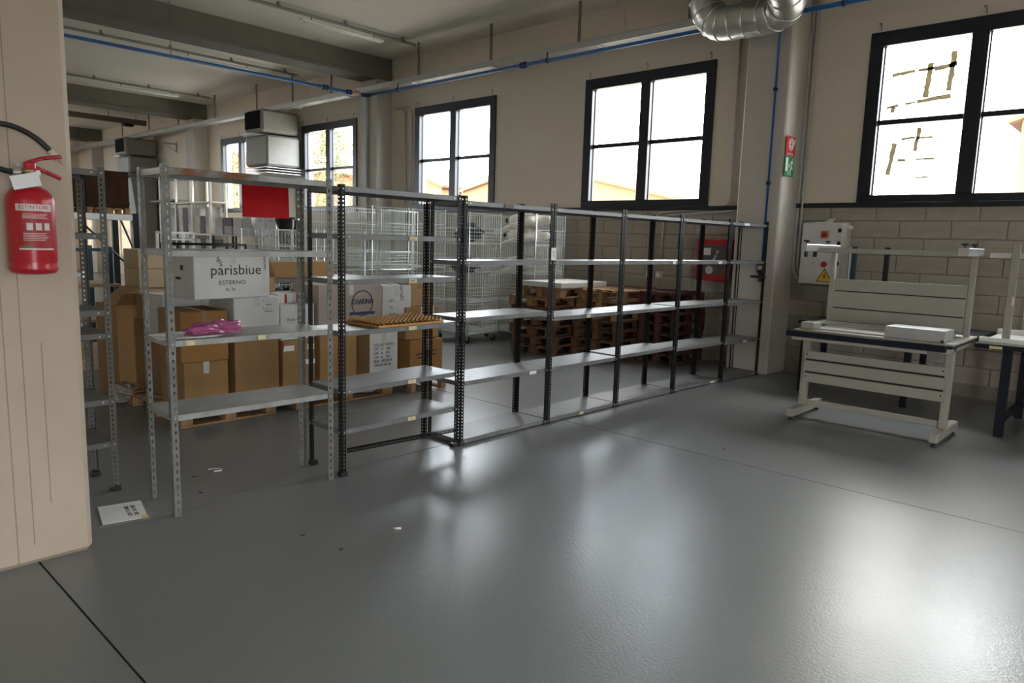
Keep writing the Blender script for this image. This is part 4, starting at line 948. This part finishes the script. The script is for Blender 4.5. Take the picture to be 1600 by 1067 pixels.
# shelf continuing under the window with white printed boxes and dark barrel
t = thing('low_rack', 'dark low rack under the left window holding boxes', 'shelving', (-18.6, 8.4, 0))
MB().cb(0, 3.9, 0, .6, 1.56, 1.60, .005).build('shelf', BLACK, t); MB().cb(0, 3.9, 0, .6, .9, .94, .005).build('shelf', BLACK, t)
for x in (.03, 1.3, 2.6, 3.87):
    for y in (.03, .57): MB().cb(x-.025, x+.025, y-.025, y+.025, 0, 1.6, .004).build('leg', TEAL, t)
for i in range(4):
    for q in range(2): small_box(-18.25+.5*i, 8.45, 1.602+.21*q, .42, .4, .208, GBOX[(i+q) % 3 if i != 1 or q == 0 else 3], 'small grey box, %s layer, %s from left, on the dark low rack' % (('lower', 'upper')[q], ('first', 'second', 'third', 'fourth')[i]))
for i in range(2):
    for q in range(2):
        c = thing('printed_box', 'white printed box, %s %s, on the dark low rack' % (('lower', 'upper')[q], ('left', 'right')[i]), 'box', (-16.1+.5*i, 8.45, 1.602+.24*q), 0, 'white printed boxes')
        MB().cb(-.23, .23, 0, .4, 0, .238, .006).build('body', mat('bluish_white_card', (.55, .56, .58), .7), c); text('FRAGILE', .06, TR(0, -.001, .1) @ FY, INK, c)
for i in range(5):
    small_box(-18.2+.62*i, 8.46, .942, .5, .4, .32, GBOX[i % 3], 'grey box on the lower level of the dark low rack, %s from left' % ('first', 'second', 'third', 'fourth', 'fifth')[i])
t = thing('black_barrel', 'tall glossy black barrel right of the white printed boxes', 'barrel', (-14.15, 8.05, 0))
MB().lathe([(.18, 0), (.20, .05), (.17, .9), (.20, 1.5), (.27, 1.96), (.24, 2.0)], 24).build('body', mat('glossy_black', (.02, .022, .025), .2), t); MB().lathe([(.25, 1.99), (.25, 2.03)], 24).build('lid', BLACK, t)
# white tube frames in front
t = thing('white_tube_frame', 'white tubular frame rack standing in front of the cream rack', 'frame', (-12.0, 4.70, 0), PI/2)
for x in (0, .42):
    for y in (0, .4): MB().cb(x-.02, x+.02, y-.02, y+.02, 0, 1.62, .004).build('upright', WHITE, t)
MB().cb(-.02, .44, -.02, .02, 1.60, 1.64, .004).cb(-.02, .44, .38, .42, 1.60, 1.64, .004).cb(-.02, .02, 0, .4, 1.60, 1.64, .004).cb(.4, .44, 0, .4, 1.60, 1.64, .004).cb(-.02, .44, -.02, .02, 1.5, 1.53, .004).build('top_rail', WHITE, t)
t = thing('black_tube_frame', 'black tubular clothes frame below the red sheet', 'frame', (-10.6, 4.62, 0))
for x in (-.3, .3):
    for y in (-.45, .55): MB().tube([(x, y, 0), (x, y, 1.47)], .014, 8).build('upright', POSTD, t)
MB().tube([(-.3, -.45, 1.47), (-.3, .55, 1.47), (.3, .55, 1.47), (.3, -.45, 1.47), (-.3, -.45, 1.47)], .014, 8).tube([(.3, -.45, 1.35), (.3, .55, 1.35)], .01, 6).build('top_rail', POSTD, t)
# cream stacked cartons
CRC = mat('cream_carton', (.56, .43, .27), .75, var=.06)
rnd = random.Random(2)
for i in range(2):
    for q in range(6):
        carton('cream carton, %s from the floor, %s column of the cream stack' % (('first', 'second', 'third', 'fourth', 'fifth', 'sixth')[q], ('left', 'right')[i]), -9.35+rnd.uniform(-.02, .02), 3.50+.40*i, .236*q, .5, .385, .234, CRC, tape=None, group='cream cartons')
# low platform and teal shelf tables
tag(MB().cb(-10.75, -9.22, 2.2, 3.24, 0, .13, .01).build('wooden_platform', mat('pale_board', (.45, .32, .22), .7, var=.1)), 'pale wooden platform on the floor at the far left', 'platform')
t = thing('teal_rack', 'dark teal steel rack with wooden boards standing on the pale platform', 'rack', (-10.3, 2.85, .13))
for x in (-.40, .36):
    for y in (-.5, .32): MB().cb(x-.035, x+.035, y-.035, y+.035, 0, 1.3, .004).build('post', TEAL, t)
for z in (.36, .80): MB().cb(-.46, .46, -.58, .42, z, z+.035, .004).build('board', mat('pale_board', (.45, .32, .22)), t)
for a in ((-.4, .36, .30, .34, .12, .17), (.34, .38, -.5, .28, .12, .17), (.34, .38, -.5, .28, 1.24, 1.28)): MB().cb(*a, .004).build('rail', TEAL, t)
crumple(-10.45, 2.7, 1.065, .22, .25, .07, PAPER, 'white_bag', 'crumpled white bag on the upper board of the teal rack', 21)
# pallet rack with dark crates
t = thing('pallet_rack', 'pallet rack with white beams at the far left carrying dark crates', 'rack', (-13.6, 3.2, 0))
for y in (-.6, 1.42):
    for x in (-.5, .5): MB().cb(x-.04, x+.04, y-.05, y+.05, 0, 1.92, .004).build('upright', POSTD, t)
    MB().wire((-.5, y, .3), (.5, y, 1.2), .018).wire((.5, y, 1.2), (-.5, y, 2.1), .018).build('brace', POSTD, t)
for x in (-.5, .5): MB().cb(x-.03, x+.03, -.6, 1.42, 1.80, 1.90, .005).build('beam', WHITE, t)
MB().wire((.5, 1.42, .9), (.5, .6, 1.75), .018).build('brace', POSTD, t)
DK = mat('dark_brown_crate', (.045, .023, .013), .9, var=.25, spec=.1)
for i in range(2):
    pallet('wooden pallet on the rack beam under the %s dark crate' % ('left', 'right')[i], (-13.55, 3.52+.70*i, 1.902), PI/2, WOOD, group='pallets on the rack').scale = (.82, .75, .7)
    t = thing('dark_crate', 'dark brown wooden crate on the rack, %s one' % ('left', 'right')[i], 'crate', (-13.55, 3.52+.70*i, 2.003), 0, 'dark crates on the rack')
    MB().cb(-.42, .42, -.33, .33, 0, .60, .01).build('body', DK, t); MB().box(.42, .422, -.3+.1*i, -.1+.1*i, .38, .5).build('paper_label', PAPER, t) if i == 0 else None
    for z in (.05, .5): MB().cb(.42, .435, -.33, .33, z, z+.05, .003).build('batten', DK, t)
